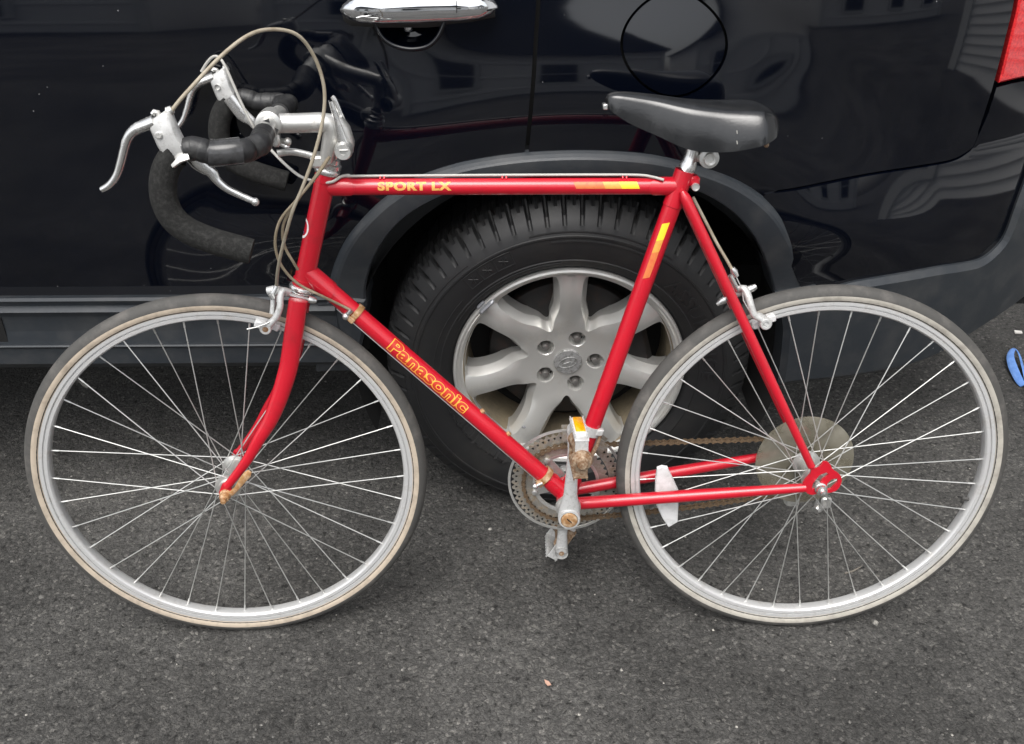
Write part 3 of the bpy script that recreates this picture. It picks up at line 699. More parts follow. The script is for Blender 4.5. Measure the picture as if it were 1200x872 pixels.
def tyre_text(body, size, r, ac, up_out, offset=0.0005, h_=.0028, spacing=1.1):
    bm, x0, x1_, y0, y1 = text_mesh(body, size, offset, 0, spacing); slice_bm(bm, 0, x0, x1_, .008); slice_bm(bm, 1, y0, y1, .008)
    mb = MB(); xm = (x0+x1_)/2
    for q in bm.verts: q.index = q.index
    bm.verts.index_update()
    for q in bm.verts:
        if up_out: rr, aa = r+q.co.y, ac-(q.co.x-xm)/r
        else: rr, aa = r-q.co.y, ac+(q.co.x-xm)/r
        mb.v.append(wp(rr, aa, side_o(rr)+h_))
    fs_ = [[q.index for q in f.verts] for f in bm.faces]; Nv = len(mb.v)
    edges = [[q.index for q in e_.verts] for e_ in bm.edges if len(e_.link_faces) == 1]
    low = []
    for q in mb.v: low.append(q-WN*(h_+.001))
    mb.v += low; mb.f = fs_+[[a, b, b+Nv, a+Nv] for a, b in edges]; mb.m = [0]*len(mb.f); bm.free()
    return obj('raised_lettering', mb, 'tyre_rubber', wheel, 30)
tyre_text('GOODYEAR', .044, .262, R(223), False)
tyre_text('ASSURANCE', .040, .266, R(24), True)
rb = MB()                                                    # moulded rings, bars and the three-part snow symbol on the sidewall
for r_, a0_, a1_, wd in ((.318, R(55), R(105), .0022), (.300, R(62), R(98), .0030), (.318, R(128), R(185), .0016), (.252, R(95), R(150), .0016), (.272, R(140), R(190), .0014), (.330, R(180), R(300), .0012), (.256, R(200), R(260), .0012)):
    rb.tube([wp(r_, t, side_o(r_)+.0003) for t in np.linspace(a0_, a1_, 30)], [(.0012, wd)]*30, 6, ref=WN)
for a0_, a1_ in ((R(113), R(120)), (R(120.3), R(126.5)), (R(126.8), R(133))):
    lo, hi = .276, .304
    pts = [wp(lo, t, side_o(lo)+.0006) for t in np.linspace(a0_, a1_, 4)]+[wp(hi, t, side_o(hi)+.0006) for t in np.linspace(a1_, a0_, 4)]
    rb.tube(pts, .0011, 5, closed=True)
    am_ = (a0_+a1_)/2
    for t in (0, R(60), R(120)):
        rb.tube([w3(.29*math.cos(am_)+.009*math.cos(t), .29*math.sin(am_)+.009*math.sin(t), side_o(.29)+.0012), w3(.29*math.cos(am_)-.009*math.cos(t), .29*math.sin(am_)-.009*math.sin(t), side_o(.29)+.0012)], .0009, 5)
obj('moulded_marks', rb, 'tyre_rubber', wheel)
dk = MB(); dk.lathe([(.05, -.06), (.16, -.085), (.163, -.09), (.163, -.105), (.05, -.11)], WC, WN, 48); dk.lathe([(.075, -.05), (.078, -.085)], WC, WN, 32)
obj('brake_disc', dk, 'disc_iron', car)
ck = MB(); ck.box(wp(.135, R(15), -.085), (WN, wp(1, R(15))-WC, wp(1, R(105))-WC), (.03, .035, .06), .01); obj('brake_caliper', ck, 'disc_iron', car)
dp = MB(); dp.lathe([(.001, -.14), (.205, -.14), (.205, -.145)], WC, WN, 48); obj('brake_backplate', dp, 'liner', car)
# the other wheel in the sun of the far front, copied with its pieces
def copy_part(o, parent, dx):
    c = o.copy(); col.objects.link(c); c.parent = parent; c.matrix_local = (Matrix.Translation((dx, 0, 0)) if o.parent == car else Matrix()) @ o.matrix_local
    ORIG[c.name] = ORIG[o.name]
    for ch in [q for q in o.children if q.name.split('.')[0] in ('tyre', 'centre_cap')]: copy_part(ch, c, dx)
    return c
copy_part(wheel, car, -2.70)

# ================================================================== THE BICYCLE
bike = thing('bicycle', (0.02, 1.19, 0), 'red drop-bar road bicycle with black saddle leaning against the black car', 'bicycle')
# key points of the frame
BBc = B(664.5, 580.5); HT0 = B(382.6, 204); HT1 = B(355.2, 334.5); SL = B(796.5, 217)
hd_ = (HT0-HT1).normalized(); TT0 = B(378.5, 219); TT1 = B(797, 218); DT0 = B(360, 318); st_d = (SL-BBc).normalized()
def tube_obj(name, pts, r, parent=bike, m_='red_paint', seg=24, **kw): q = MB(); q.tube(pts, r, seg, **kw); return obj(name, q, m_, parent)
frame = MB(); frame.tube([HT1-hd_*.001, HT1+hd_*.012, HT1+hd_*.0125, HT0-hd_*.0125, HT0-hd_*.012, HT0+hd_*.001], [.0178, .0178, .0163, .0163, .0176, .0176], 28)
head = obj('head_tube', frame, 'red_paint', bike)
tt = tube_obj('top_tube', [TT0, TT1], .0130)
dt = tube_obj('down_tube', [DT0, BBc], .0148)
stb = tube_obj('seat_tube', [BBc, SL+st_d*.020], .0145)
bs_ = MB(); bs_.lathe([(.0165, -.0345), (.0198, -.034), (.0202, 0), (.0198, .034), (.0165, .0345)], BBc, RP.n, 32); obj('bottom_bracket_shell', bs_, 'red_paint', bike)
# lugs: thin sleeves over the joints, cut to points
def lug(pts_axis, d, r, L_, name='lug', side=RP.n):
    q = MB(); seg = 28; d = Vector(d).normalized(); b = side-d*side.dot(d); b.normalize(); c = d.cross(b); vs_ = []
    for row in range(2):
        for k_ in range(seg):
            a = 2*math.pi*k_/seg; Lx = L_*(.72+.28*abs(math.cos(a))) if row else 0
            vs_.append(Vector(pts_axis)+d*Lx+(b*math.cos(a)+c*math.sin(a))*r)
    f_ = [(k_, (k_+1) % seg, seg+(k_+1) % seg, seg+k_) for k_ in range(seg)]
    q.add(vs_, f_)
    inner = [v_-(v_-(Vector(pts_axis)+d*((v_-Vector(pts_axis)).dot(d)))).normalized()*.0014 for v_ in vs_[seg:]]
    q.add(vs_[seg:]+inner, f_)
    o = obj(name, q, 'red_paint', bike); return o
ttd = (TT1-TT0).normalized(); dtd = (BBc-DT0).normalized()
lug(TT0, ttd, .0144, .052); lug(TT1, -ttd, .0144, .050); lug(DT0, dtd, .0163, .056); lug(BBc, -dtd, .0162, .050); lug(BBc, st_d, .0159, .048)
q = MB(); q.tube([SL-st_d*.035, SL-st_d*.034, SL+st_d*.024], [.0147, .0156, .0156], 28); sll = obj('seat_lug', q, 'red_paint', bike)
q = MB(); q.box(SL+st_d*.008+RP.a*.019, (RP.a, RP.u, RP.n), (.008, .008, .012), .003); obj('seat_lug_ear', q, 'red_paint', bike)
q = MB(); c0 = B(815, 219, .012); q.lathe([(.0062, -.03), (.0065, .002), (.0058, .004), (.0048, .004), (.0045, .002), (.0001, .002)], c0, RP.n, 18); obj('seat_bolt', q, 'aluminium', bike)
# stays and dropouts
DO = RP.at(.0, .0, .062)
def stay(name, p_px, off0, off1, rad, n_=None):
    P0, P1 = B(*p_px[0], off0), B(*p_px[1], off1)
    return tube_obj(name, [P0, P0.lerp(P1, .5), P1], rad, seg=18)
cs = stay('chain_stay', ((676, 590), (944, 571.5)), .024, .062, [.0112, .0108, .0078])
a0, u0, _ = RP.loc(B(676, 590, .024)); a1, u1, _ = RP.loc(B(944, 571.5, .062))
tube_obj('chain_stay', [RP.at(a0, u0, -.024), RP.at((a0+a1)/2, (u0+u1)/2, -.043), RP.at(a1, u1, -.062)], [.0112, .0108, .0078], seg=18)
P0 = B(803, 232, .020); P1 = B(951, 547, .062); a0, u0, _ = RP.loc(P0); a1, u1, _ = RP.loc(P1)
for s_ in (1, -1):
    A0, A1 = RP.at(a0, u0, .020*s_), RP.at(a1, u1, .062*s_); dd = (A1-A0).normalized()
    q = MB(); q.tube([A0-dd*.012, A0-dd*.004, A0+dd*.004, A0+dd*.03, A0.lerp(A1, .6), A1], [.004, .0076, .0088, .0086, .0080, .0066], 18); obj('seat_stay', q, 'red_paint', bike)
    # forged dropout plate with slot and eyelet
    pl = [(941, 566), (944, 576), (952, 579.5), (962, 576), (972, 577), (981, 573.5), (986, 564), (984, 556), (976, 550), (972, 543), (966, 541), (962, 545), (958, 549), (951, 549), (949, 556)]
    loc2 = [RP.loc(B(x, y, .064))[:2] for x, y in sp2(pl, 3, True)]
    sl1 = [RP.loc(B(x, y, .064))[:2] for x, y in ((950.5, 574), (952.5, 566), (960, 556.5), (968, 553), (971, 556), (963.5, 562), (957, 571))]
    sl2 = [RP.loc(B(x, y, .064))[:2] for x, y in ((968, 574), (969, 566.5), (974, 561.5), (981, 560), (981.5, 564.5), (974, 572.5))]
    ov, fs = cdt(dedupe(loc2), [sl1, sl2], .006); q = MB()
    for side_ in (.0025, -.0025):
        b0 = len(q.v); q.v += [RP.at(v_.x, v_.y, (.063+side_)*s_) for v_ in ov]
        for f in fs: q.f.append([b0+i for i in f]); q.m.append(0)
    for lp in (dedupe(loc2), sl1, sl2):
        for k_ in range(len(lp)):
            (xa, ya), (xb, yb) = lp[k_], lp[(k_+1) % len(lp)]; q.add([RP.at(xa, ya, .0655*s_), RP.at(xb, yb, .0655*s_), RP.at(xb, yb, .0605*s_), RP.at(xa, ya, .0605*s_)], [(0, 1, 2, 3)])
    obj('dropout', q, 'red_paint', bike)
tube_obj('stay_bridge', [RP.at(a0+(a1-a0)*.36, u0+(u1-u0)*.36, .036), RP.at(a0+(a1-a0)*.36, u0+(u1-u0)*.36, -.036)], .006, seg=12)

# lettering and stripes on the tubes
def tube_print(name, body, A, d, R0, h_px, m_, parent, size, offset=0, along=0, upshift=0, lift=.0003, shear=0, spacing=1, rot=0, stretch=1.0):
    """wrap lettering round a tube (axis through A along d) on the side towards the viewer"""
    d = Vector(d).normalized(); mvec = (CAM-A); mvec = (mvec-d*mvec.dot(d)).normalized(); up = mvec.cross(d); up = up if up.z > 0 else -up
    bm, x0, x1_, y0, y1 = text_mesh(body, size, offset, shear, spacing); slice_bm(bm, 1, y0, y1, .0022)
    bm.verts.index_update(); mb = MB(); ym = (y0+y1)/2
    for q in bm.verts:
        ph = (q.co.y-ym)/R0+upshift; mb.v.append(A+d*(along+(q.co.x-x0)*stretch)+(mvec*math.cos(ph)+up*math.sin(ph))*(R0+lift))
    mb.f = [[q.index for q in f.verts] for f in bm.faces]; mb.m = [0]*len(mb.f); bm.free()
    return obj(name, mb, m_, parent), (x1_-x0)*stretch
def tube_patch(name, A, d, R0, x0, x1_, ph0, ph1, slant, m_, parent, lift=.0003):
    d = Vector(d).normalized(); mvec = (CAM-A); mvec = (mvec-d*mvec.dot(d)).normalized(); up = mvec.cross(d); up = up if up.z > 0 else -up
    q = MB(); n_ = 8
    for i in range(n_+1):
        t = i/n_; ph = ph0+(ph1-ph0)*t
        for x in (x0, x1_): q.v.append(A+d*(x+slant*(1-t))+(mvec*math.cos(ph)+up*math.sin(ph))*(R0+lift))
    for i in range(n_): q.f.append([i*2, i*2+1, i*2+3, i*2+2]); q.m.append(0)
    return obj(name, q, m_, parent)
def along(A, d, x, y): return (B(x, y)-A).dot(Vector(d).normalized())
xa, xb = along(TT0, ttd, 444, 219), along(TT0, ttd, 530, 219)
o_, L_ = tube_print('lettering', 'SPORT LX', TT0, ttd, .0130, 0, 'gold_print', tt, .0172, .00095, xa, .05, spacing=1.12)
bpy.data.objects.remove(o_)
o_, L_ = tube_print('lettering', 'SPORT LX', TT0, ttd, .0130, 0, 'gold_print', tt, .0172, .00095, xa, .05, spacing=1.12, stretch=(xb-xa)/L_)
for (p0, p1), m_ in (((671, 709), 'orange_print'), ((705, 728), 'ochre_print'), ((724, 745), 'yellow_print')):
    tube_patch('stripe', TT0, ttd, .0130, along(TT0, ttd, p0, 219), along(TT0, ttd, p1, 219), -.30, .52, .005, m_, tt, lift=.0003+.00012*('ochre' in m_)+.00024*('yellow' in m_))
xa, xb = along(DT0, dtd, 456, 402), along(DT0, dtd, 546, 478)
o_, L_ = tube_print('lettering', 'Panasonic', DT0, dtd, .0148, 0, 'lettering_yellow', dt, .0310, .0021, xa, -.05, spacing=1.0)
bpy.data.objects.remove(o_)
STR = (xb-xa)/L_
tube_print('lettering', 'Panasonic', DT0, dtd, .0148, 0, 'lettering_yellow', dt, .0310, .0021, xa, -.02, spacing=1.0, stretch=STR)
tube_print('lettering', 'Panasonic', DT0, dtd, .0148, 0, 'lettering_red', dt, .0310, .00085, xa+.0012*STR, .0, spacing=1.0, lift=.0006, stretch=STR)
sd_ = -st_d; sA = SL
for (y0_, y1_), m_ in (((292, 325), 'orange_print'), ((276, 295), 'ochre_print'), ((261, 281), 'yellow_print')):
    def al(y): return (B(790-(y-227)*.347, y)-sA).dot(sd_)
    tube_patch('stripe', sA, sd_, .0145, al(y0_), al(y1_), -.38, .34, -.006, m_, stb, lift=.0003+.00012*('ochre' in m_)+.00024*('yellow' in m_))
# head badge, wrapped round the front of the head tube
hb = MB(); hA = HT1; mv = (CAM-hA); mv = (mv-hd_*mv.dot(hd_)).normalized(); side_l = hd_.cross(mv); side_l = side_l if side_l.x < 0 else -side_l
zc = (B(361, 267)-hA).dot(hd_); ph_c = 1.35
def hbp(rx, ry, t, lift): ph = ph_c+rx*math.cos(t)/.0163; return hA+hd_*(zc+ry*math.sin(t))+(mv*math.cos(ph)+side_l*math.sin(ph))*(.0163+lift)
for k_ in range(32):
    t0, t1 = 2*math.pi*k_/32, 2*math.pi*(k_+1)/32
    hb.add([hbp(.0125, .0165, t0, .0005), hbp(.0125, .0165, t1, .0005), hbp(.0095, .0125, t1, .0005), hbp(.0095, .0125, t0, .0005)], [(0, 1, 2, 3)])
for t in (-.25, .1): hb.add([hbp(.009, .012, math.pi+t, .0005), hbp(.009, .012, math.pi+t-.25, .0005), hbp(.009, .012, t+.1, .0005), hbp(.009, .012, t-.15, .0005)], [(0, 1, 2, 3)])
bd = obj('head_badge', hb, 'badge_white', head)
q = MB()
for t in (-.9, -.62): q.add([hbp(.006, .010, math.pi-t, .0006), hbp(.006, .010, math.pi-t+.2, .0006), hbp(.006, .010, t-.2, .0006), hbp(.006, .010, t, .0006)], [(0, 1, 2, 3)])
obj('badge_mark', q, 'badge_blue', head)
# headset
q = MB(); q.lathe([(.0165, .0), (.0195, .002), (.0205, .005), (.0200, .009), (.0185, .0105), (.0205, .012), (.0208, .018), (.017, .020), (.0172, .022), (.0172, .026), (.0135, .028), (.0135, .034), (.011, .035)], HT0, hd_, 32); hs_top = obj('upper_headset', q, 'polished_alu', bike)
q = MB(); q.lathe([(.0150, .002), (.0205, 0), (.0220, -.003), (.0215, -.007), (.018, -.0085), (.0190, -.010), (.0185, -.013), (.014, -.0135)], HT1, hd_, 32); obj('lower_headset', q, 'polished_alu', bike)

# ---- wheels
spk = MB(); spk.tube([(0, 0, 0), (0, 0, .97)], .00098, 6); spk.tube([(0, 0, .955), (0, 0, 1.0)], .00165, 6, mi=0); spoke_mesh = mesh_of('spoke', spk, 'spoke_steel')
def bike_wheel(PL, rear, valve_px, phase):
    c, a, u, nn = PL.c, PL.a, PL.u, PL.n
    q = MB()                                                 # rim: box section with flange edges and brake track groove
    h = [(.3025, -.006), (.3025, .006), (.3035, .0092), (.3055, .0112), (.3108, .0116), (.3113, .0080), (.3129, .0080), (.3134, .0117), (.3185, .0120), (.3205, .0118), (.3208, .0104), (.317, .0098), (.314, .006), (.314, -.006), (.317, -.0098), (.3208, -.0104), (.3205, -.0118), (.3185, -.0120), (.3134, -.0117), (.3129, -.0080), (.3113, -.0080), (.3108, -.0116), (.3055, -.0112), (.3035, -.0092)]
    q.lathe(h, c, nn, 160, closed=True, ref=a); wh_ = obj('wheel', q, 'rim_alu', bike, 30)
    q = MB(); tp = []                                        # tyre: tan sidewalls, dark tread
    for k_ in range(19):
        t = R(-128)+R(256)*k_/18; tp.append((.3290+.0160*math.cos(t), .0155*math.sin(t)))
    def ang(k_): return abs(R(-128)+R(256)*(k_+.5)/18)
    tm = [1 if ang(k_) > R(86) else 0 for k_ in range(18)]
    if rear: tp[2] = (tp[2][0], tp[2][1]*.985)
    q.lathe([(r_, o_) for r_, o_ in tp], c, nn, 200, mats=tm, ref=a)
    for v_ in q.v:
        if v_.z < .001: v_.z = .001
    for s_ in (1, -1): q.lathe([(.3200, .0118*s_), (.3202, .0130*s_), (.3222, .0139*s_), (.3226, .0120*s_)], c, nn, 160, mi=2, ref=a)  # black ring paints in the shadow and dirt between rim and tyre
    obj('tyre', q, ['tread_rubber', 'pale_rubber' if rear else 'tan_rubber', 'black_rubber_and_gap_shade'], wh_, 60)
    # hub
    fl_o, fl_r = (.029, .0245) if rear else (.0335, .0225)
    offs = (-.021, .036) if rear else (-.0335, .0335)
    q = MB(); hh = []
    hh += [(.0055, offs[0]-.009), (.0145, offs[0]-.009), (.0155, offs[0]-.002), (fl_r, offs[0]-.0015), (fl_r, offs[0]+.0015), (.0165, offs[0]+.004), (.0148, offs[0]+.012), (.0142, 0), (.0148, offs[1]-.012), (.0165, offs[1]-.004), (fl_r, offs[1]-.0015), (fl_r, offs[1]+.0015), (.0155, offs[1]+.002), (.0145, offs[1]+.009), (.0055, offs[1]+.009)]
    q.lathe(hh, c, nn, 36, ref=a); q.tube([c-nn*.060, c+nn*.062], .0048, 12); hub = obj('hub', q, 'aluminium', wh_)
    # 36 crossed spokes
    for k_ in range(36):
        th = phase+k_*R(10); sdn = offs[1] if k_ % 2 == 0 else offs[0]; lead = 1 if (k_//2) % 2 == 0 else -1
        hth = th+lead*R(66)
        A_ = c+(a*math.cos(hth)+u*math.sin(hth))*(fl_r-.003)+nn*(sdn+(.0012 if (k_//2) % 2 else -.0012))
        B_ = c+(a*math.cos(th)+u*math.sin(th))*.3045+nn*(.002 if sdn > 0 else -.002)
        L_ = (B_-A_).length; inst('spoke', spoke_mesh, frame_at(A_, B_-A_, nn) @ Matrix.Diagonal((1, 1, L_, 1)), wh_)
    # valve
    P_ = PL.px(*valve_px, 0); d_ = (c-P_).normalized(); rr_ = (P_-c).length; e0 = c-d_*.305
    q = MB(); L_ = .305-rr_; q.tube([e0, e0+d_*(L_*.5), e0+d_*(L_*.52), e0+d_*L_*.97, e0+d_*L_], [.0030, .0026, .0040, .0040, .003], 10); obj('valve', q, 'tread_rubber', wh_)
    return wh_, hub
fw, fhub = bike_wheel(FP, False, (104, 453.5), R(96))
rw, rhub = bike_wheel(RP, True, (1127, 583.5), R(4))
# front axle nuts and the bent wheel-retaining tab
q = MB(); fa = FP.c; q.lathe([(.0085, .056), (.0100, .058), (.0100, .062), (.0085, .0625), (.0085, .070), (.0075, .072), (.0048, .0725), (.0048, .082), (.0001, .083)], fa, FP.n, 6*3); obj('axle_nut', q, 'brass_rust', fw); q = MB(); q.lathe([(.0085, -.056), (.010, -.062), (.0048, -.063), (.0048, -.075), (.0001, -.076)], fa, FP.n, 18); obj('axle_nut', q, 'brass_rust', fw)
q = MB(); tabp = [S_(266, 577, .062), S_(271, 578.5, .064), S_(277, 573, .066), S_(284, 563, .068), S_(290, 556, .068), S_(293, 552, .067)]
q.tube(tabp, [(.0012, .0045), (.0014, .005), (.0014, .0042), (.0016, .0058), (.0016, .0064), (.001, .0035)], 8, ref=FP.n); obj('retainer_tab', q, 'brass_rust', fw)
q = MB(); ra = RP.c; q.lathe([(.009, .058), (.0105, .066), (.0105, .069), (.0088, .070), (.0088, .078), (.0048, .079), (.0048, .087), (.0001, .088)], ra, RP.n, 18); obj('axle_nut', q, 'polished_alu', rw); q = MB(); q.lathe([(.009, -.058), (.0105, -.066), (.0088, -.070), (.0048, -.079), (.0001, -.084)], ra, RP.n, 18); obj('axle_nut', q, 'polished_alu', rw)
# rear: clouded spoke guard, freewheel, reflector
q = MB(); q.lathe([(.022, -.0290), (.060, -.0290), (.062, -.0280), (.084, -.0290), (.0885, -.0300), (.0885, -.0315), (.084, -.0305), (.060, -.0305), (.022, -.0305)], ra, RP.n, 64, closed=True); obj('spoke_guard', q, 'clouded_plastic', rw)
for i, rr_ in enumerate((.054, .047, .041, .036, .031)):
    q = MB(); nT = int(rr_*1000/2.0); o_ = -.0335-.005*i; pts = []
    for k_ in range(nT*2):
        t = math.pi*k_/nT; rad = rr_ if k_ % 2 == 0 else rr_-.005; pts.append(RP.at(rad*math.cos(t), rad*math.sin(t), o_))
    q.prism(pts, -RP.n, .0022); obj('sprocket', q, 'chain_rust', rw)
rp_px = [(769.4, 546), (775, 544), (781.5, 545), (788, 558), (794.7, 573), (794.5, 592), (793.5, 610), (783, 616), (776, 606), (768.5, 590), (767, 573), (767.5, 558)]
q = MB(); q.prism([B(x, y, .010) for x, y in rp_px], RP.n, .008, .0025); obj('wheel_reflector', q, 'white_reflector', rw)
q = MB(); q.tube([B(768.5, 576, .0182), B(794, 576, .0182)], .0006, 6); obj('reflector_ridge', q, 'cable_grey', rw)
q = MB(); q.box(B(780, 580, .008), (RP.a, RP.u, RP.n), (.006, .006, .008), .002); obj('reflector_clip', q, 'black_rubber_and_gap_shade', rw)

# ---- fork (steered front end)
fk_px = [(349.5, 352), (345, 385), (339, 426), (332, 452), (324.5, 474), (316, 494), (304, 514), (291, 537), (278, 555), (266, 570)]
fk = []
for i, (x, y) in enumerate(fk_px):
    t = i/(len(fk_px)-1); off = .030+.026*min(t*1.4, 1); fk.append(FP.loc(S_(x, y, off)))
rad = lerp_list([.0148, .0152, .0150, .0140, .0125, .0105, .0085, .0075], 40)
fkl = MB()
for s_ in (1, -1):
    pts = spline([FP.at(a_, u_, o_*s_) for a_, u_, o_ in fk], 5); rr_ = [(r_, r_*.74) for r_ in lerp_list([.0150, .0155, .0152, .0140, .0120, .0098, .0080, .0072], len(pts))]
    q = MB(); q.tube(pts, rr_, 20, ref=FP.a); obj('fork_blade', q, 'red_paint', bike)
    a_, u_, _ = FP.loc(pts[-1]); pl = [(a_+.006, u_+.012), (a_-.007, u_+.006), (-.011, .004), (-.012, -.006), (-.005, -.011), (.004, -.008), (.010, .002), (.012, .010)]
    q = MB(); q.prism([FP.at(x, y, .0535*s_) for x, y in pl], FP.n*s_, .005, .0012); obj('fork_end', q, 'red_paint', bike)
cr_c = FP.loc(S_(350, 352, 0)); sdv = (HT0-HT1).normalized()
ctop = HT1-hd_*.0135; q = MB(); q.tube([ctop, ctop-hd_*.018], [.0165, .0175], 24); q.tube([ctop-hd_*.020+FP.n*.040, ctop-hd_*.016+FP.n*.02, ctop-hd_*.016-FP.n*.02, ctop-hd_*.020-FP.n*.040], [.0125, .0168, .0168, .0125], 20); obj('fork_crown', q, 'red_paint', bike)

# ---- stem, shifters
CL = S_(316.5, 143)                                           # bar clamp
ST1 = S_(391, 145); ST0 = S_(383, 186)
q = MB(); q.tube([HT0+hd_*.03, ST0, S_(387, 165), S_(390, 152), S_(386, 144.5), S_(375, 143.5), S_(345, 144.5), S_(325, 144.5), CL], [.0108, .0110, .0125, .0145, .0155, .0150, .0145, .0148, .016], 24)
stem = obj('stem', q, 'aluminium', bike, 50)
q = MB(); q.lathe([(.0110, -.0212), (.0150, -.021), (.0190, -.019), (.0195, 0), (.0190, .019), (.0150, .021), (.0110, .0212)], CL, FP.n, 28); q.box(CL-FP.u*.026+FP.a*.006, (FP.a, FP.u, FP.n), (.006, .010, .010), .003)
q.tube([CL-FP.u*.030+FP.a*.006-FP.n*.012, CL-FP.u*.030+FP.a*.02+FP.n*.0], .0045, 10); q.ball(CL-FP.u*.030+FP.a*.022, .0065); obj('stem_clamp', q, 'aluminium', bike)
q = MB(); q.tube([S_(397, 138), S_(403, 150), S_(408, 166), S_(408, 178)], [(.006, .012), (.010, .013), (.010, .013), (.008, .012)], 14, ref=FP.a); obj('shifter_clamp', q, 'aluminium', bike)
for s_, lp in ((1, [(404.5, 176), (400, 160), (395, 142), (390.5, 128), (387.5, 119)]), (-1, [(404, 170), (403, 150), (398, 132), (392, 117), (389, 113)])):
    o0 = .026 if s_ > 0 else -.010
    q = MB(); q.tube(spline([S_(x, y, o0) for x, y in lp], 5), [(r_, .0028) for r_ in lerp_list([.0095, .0062, .0042, .0038, .003], 21)], 10, ref=FP.a); obj('shift_lever', q, 'polished_alu', bike)
q = MB(); q.lathe([(.0135, -.050), (.0135, .004), (.0115, .010), (.0112, .013), (.004, .013), (.0038, .0115), (.0001, .0115)], S_(402.5, 176.5, .026), FP.n, 28); q.tube([S_(402.5, 176.5, .040)+FP.a*.006, S_(402.5, 176.5, .040)-FP.a*.006], .0012, 6); obj('shifter_pivot', q, 'aluminium', bike)
q = MB(); q.tube(spline([S_(378, 187, -.02), S_(366, 183, -.02), S_(350, 179, -.02), S_(338, 178, -.02), S_(325.5, 180, -.02)], 4), [(.006, .0035), *[(.0055, .003)]*15, (.0062, .003)], 10, ref=FP.u); q.box(S_(376, 187, -.015), (FP.a, FP.u, FP.n), (.014, .009, .02), .003); obj('cable_hanger', q, 'aluminium', bike)

# ---- handlebar
HW = .192
near = [(230, 174), (215, 177), (203, 184), (194.5, 198), (191, 216), (193, 236), (203, 256), (222, 271), (252, 283), (291.5, 294)]
nl = [FP.loc(S_(x, y, HW))[:2] for x, y in near]
bc = FP.loc(CL)
bar_line = []
for s_ in (1,):
    pass
def bar_pts(s_):
    ramp = FP.loc(S_(283, 176, HW-.012))[:2]; bend = FP.loc(S_(303, 172, HW-.035))[:2]
    L_ = [FP.at(bc[0], bc[1], 0), FP.at(bc[0]+.002, bc[1]-.001, .06*s_), FP.at(bc[0]+.003, bc[1]-.003, .115*s_), FP.at(bend[0]+.002, bend[1]+.003, (HW-.040)*s_), FP.at(bend[0]-.012, bend[1]-.001, (HW-.022)*s_), FP.at(ramp[0], ramp[1], (HW-.008)*s_), FP.at(ramp[0]-.035, ramp[1]+.000, (HW-.001)*s_)]
    return L_+[FP.at(x, y, HW*s_) for x, y in nl]
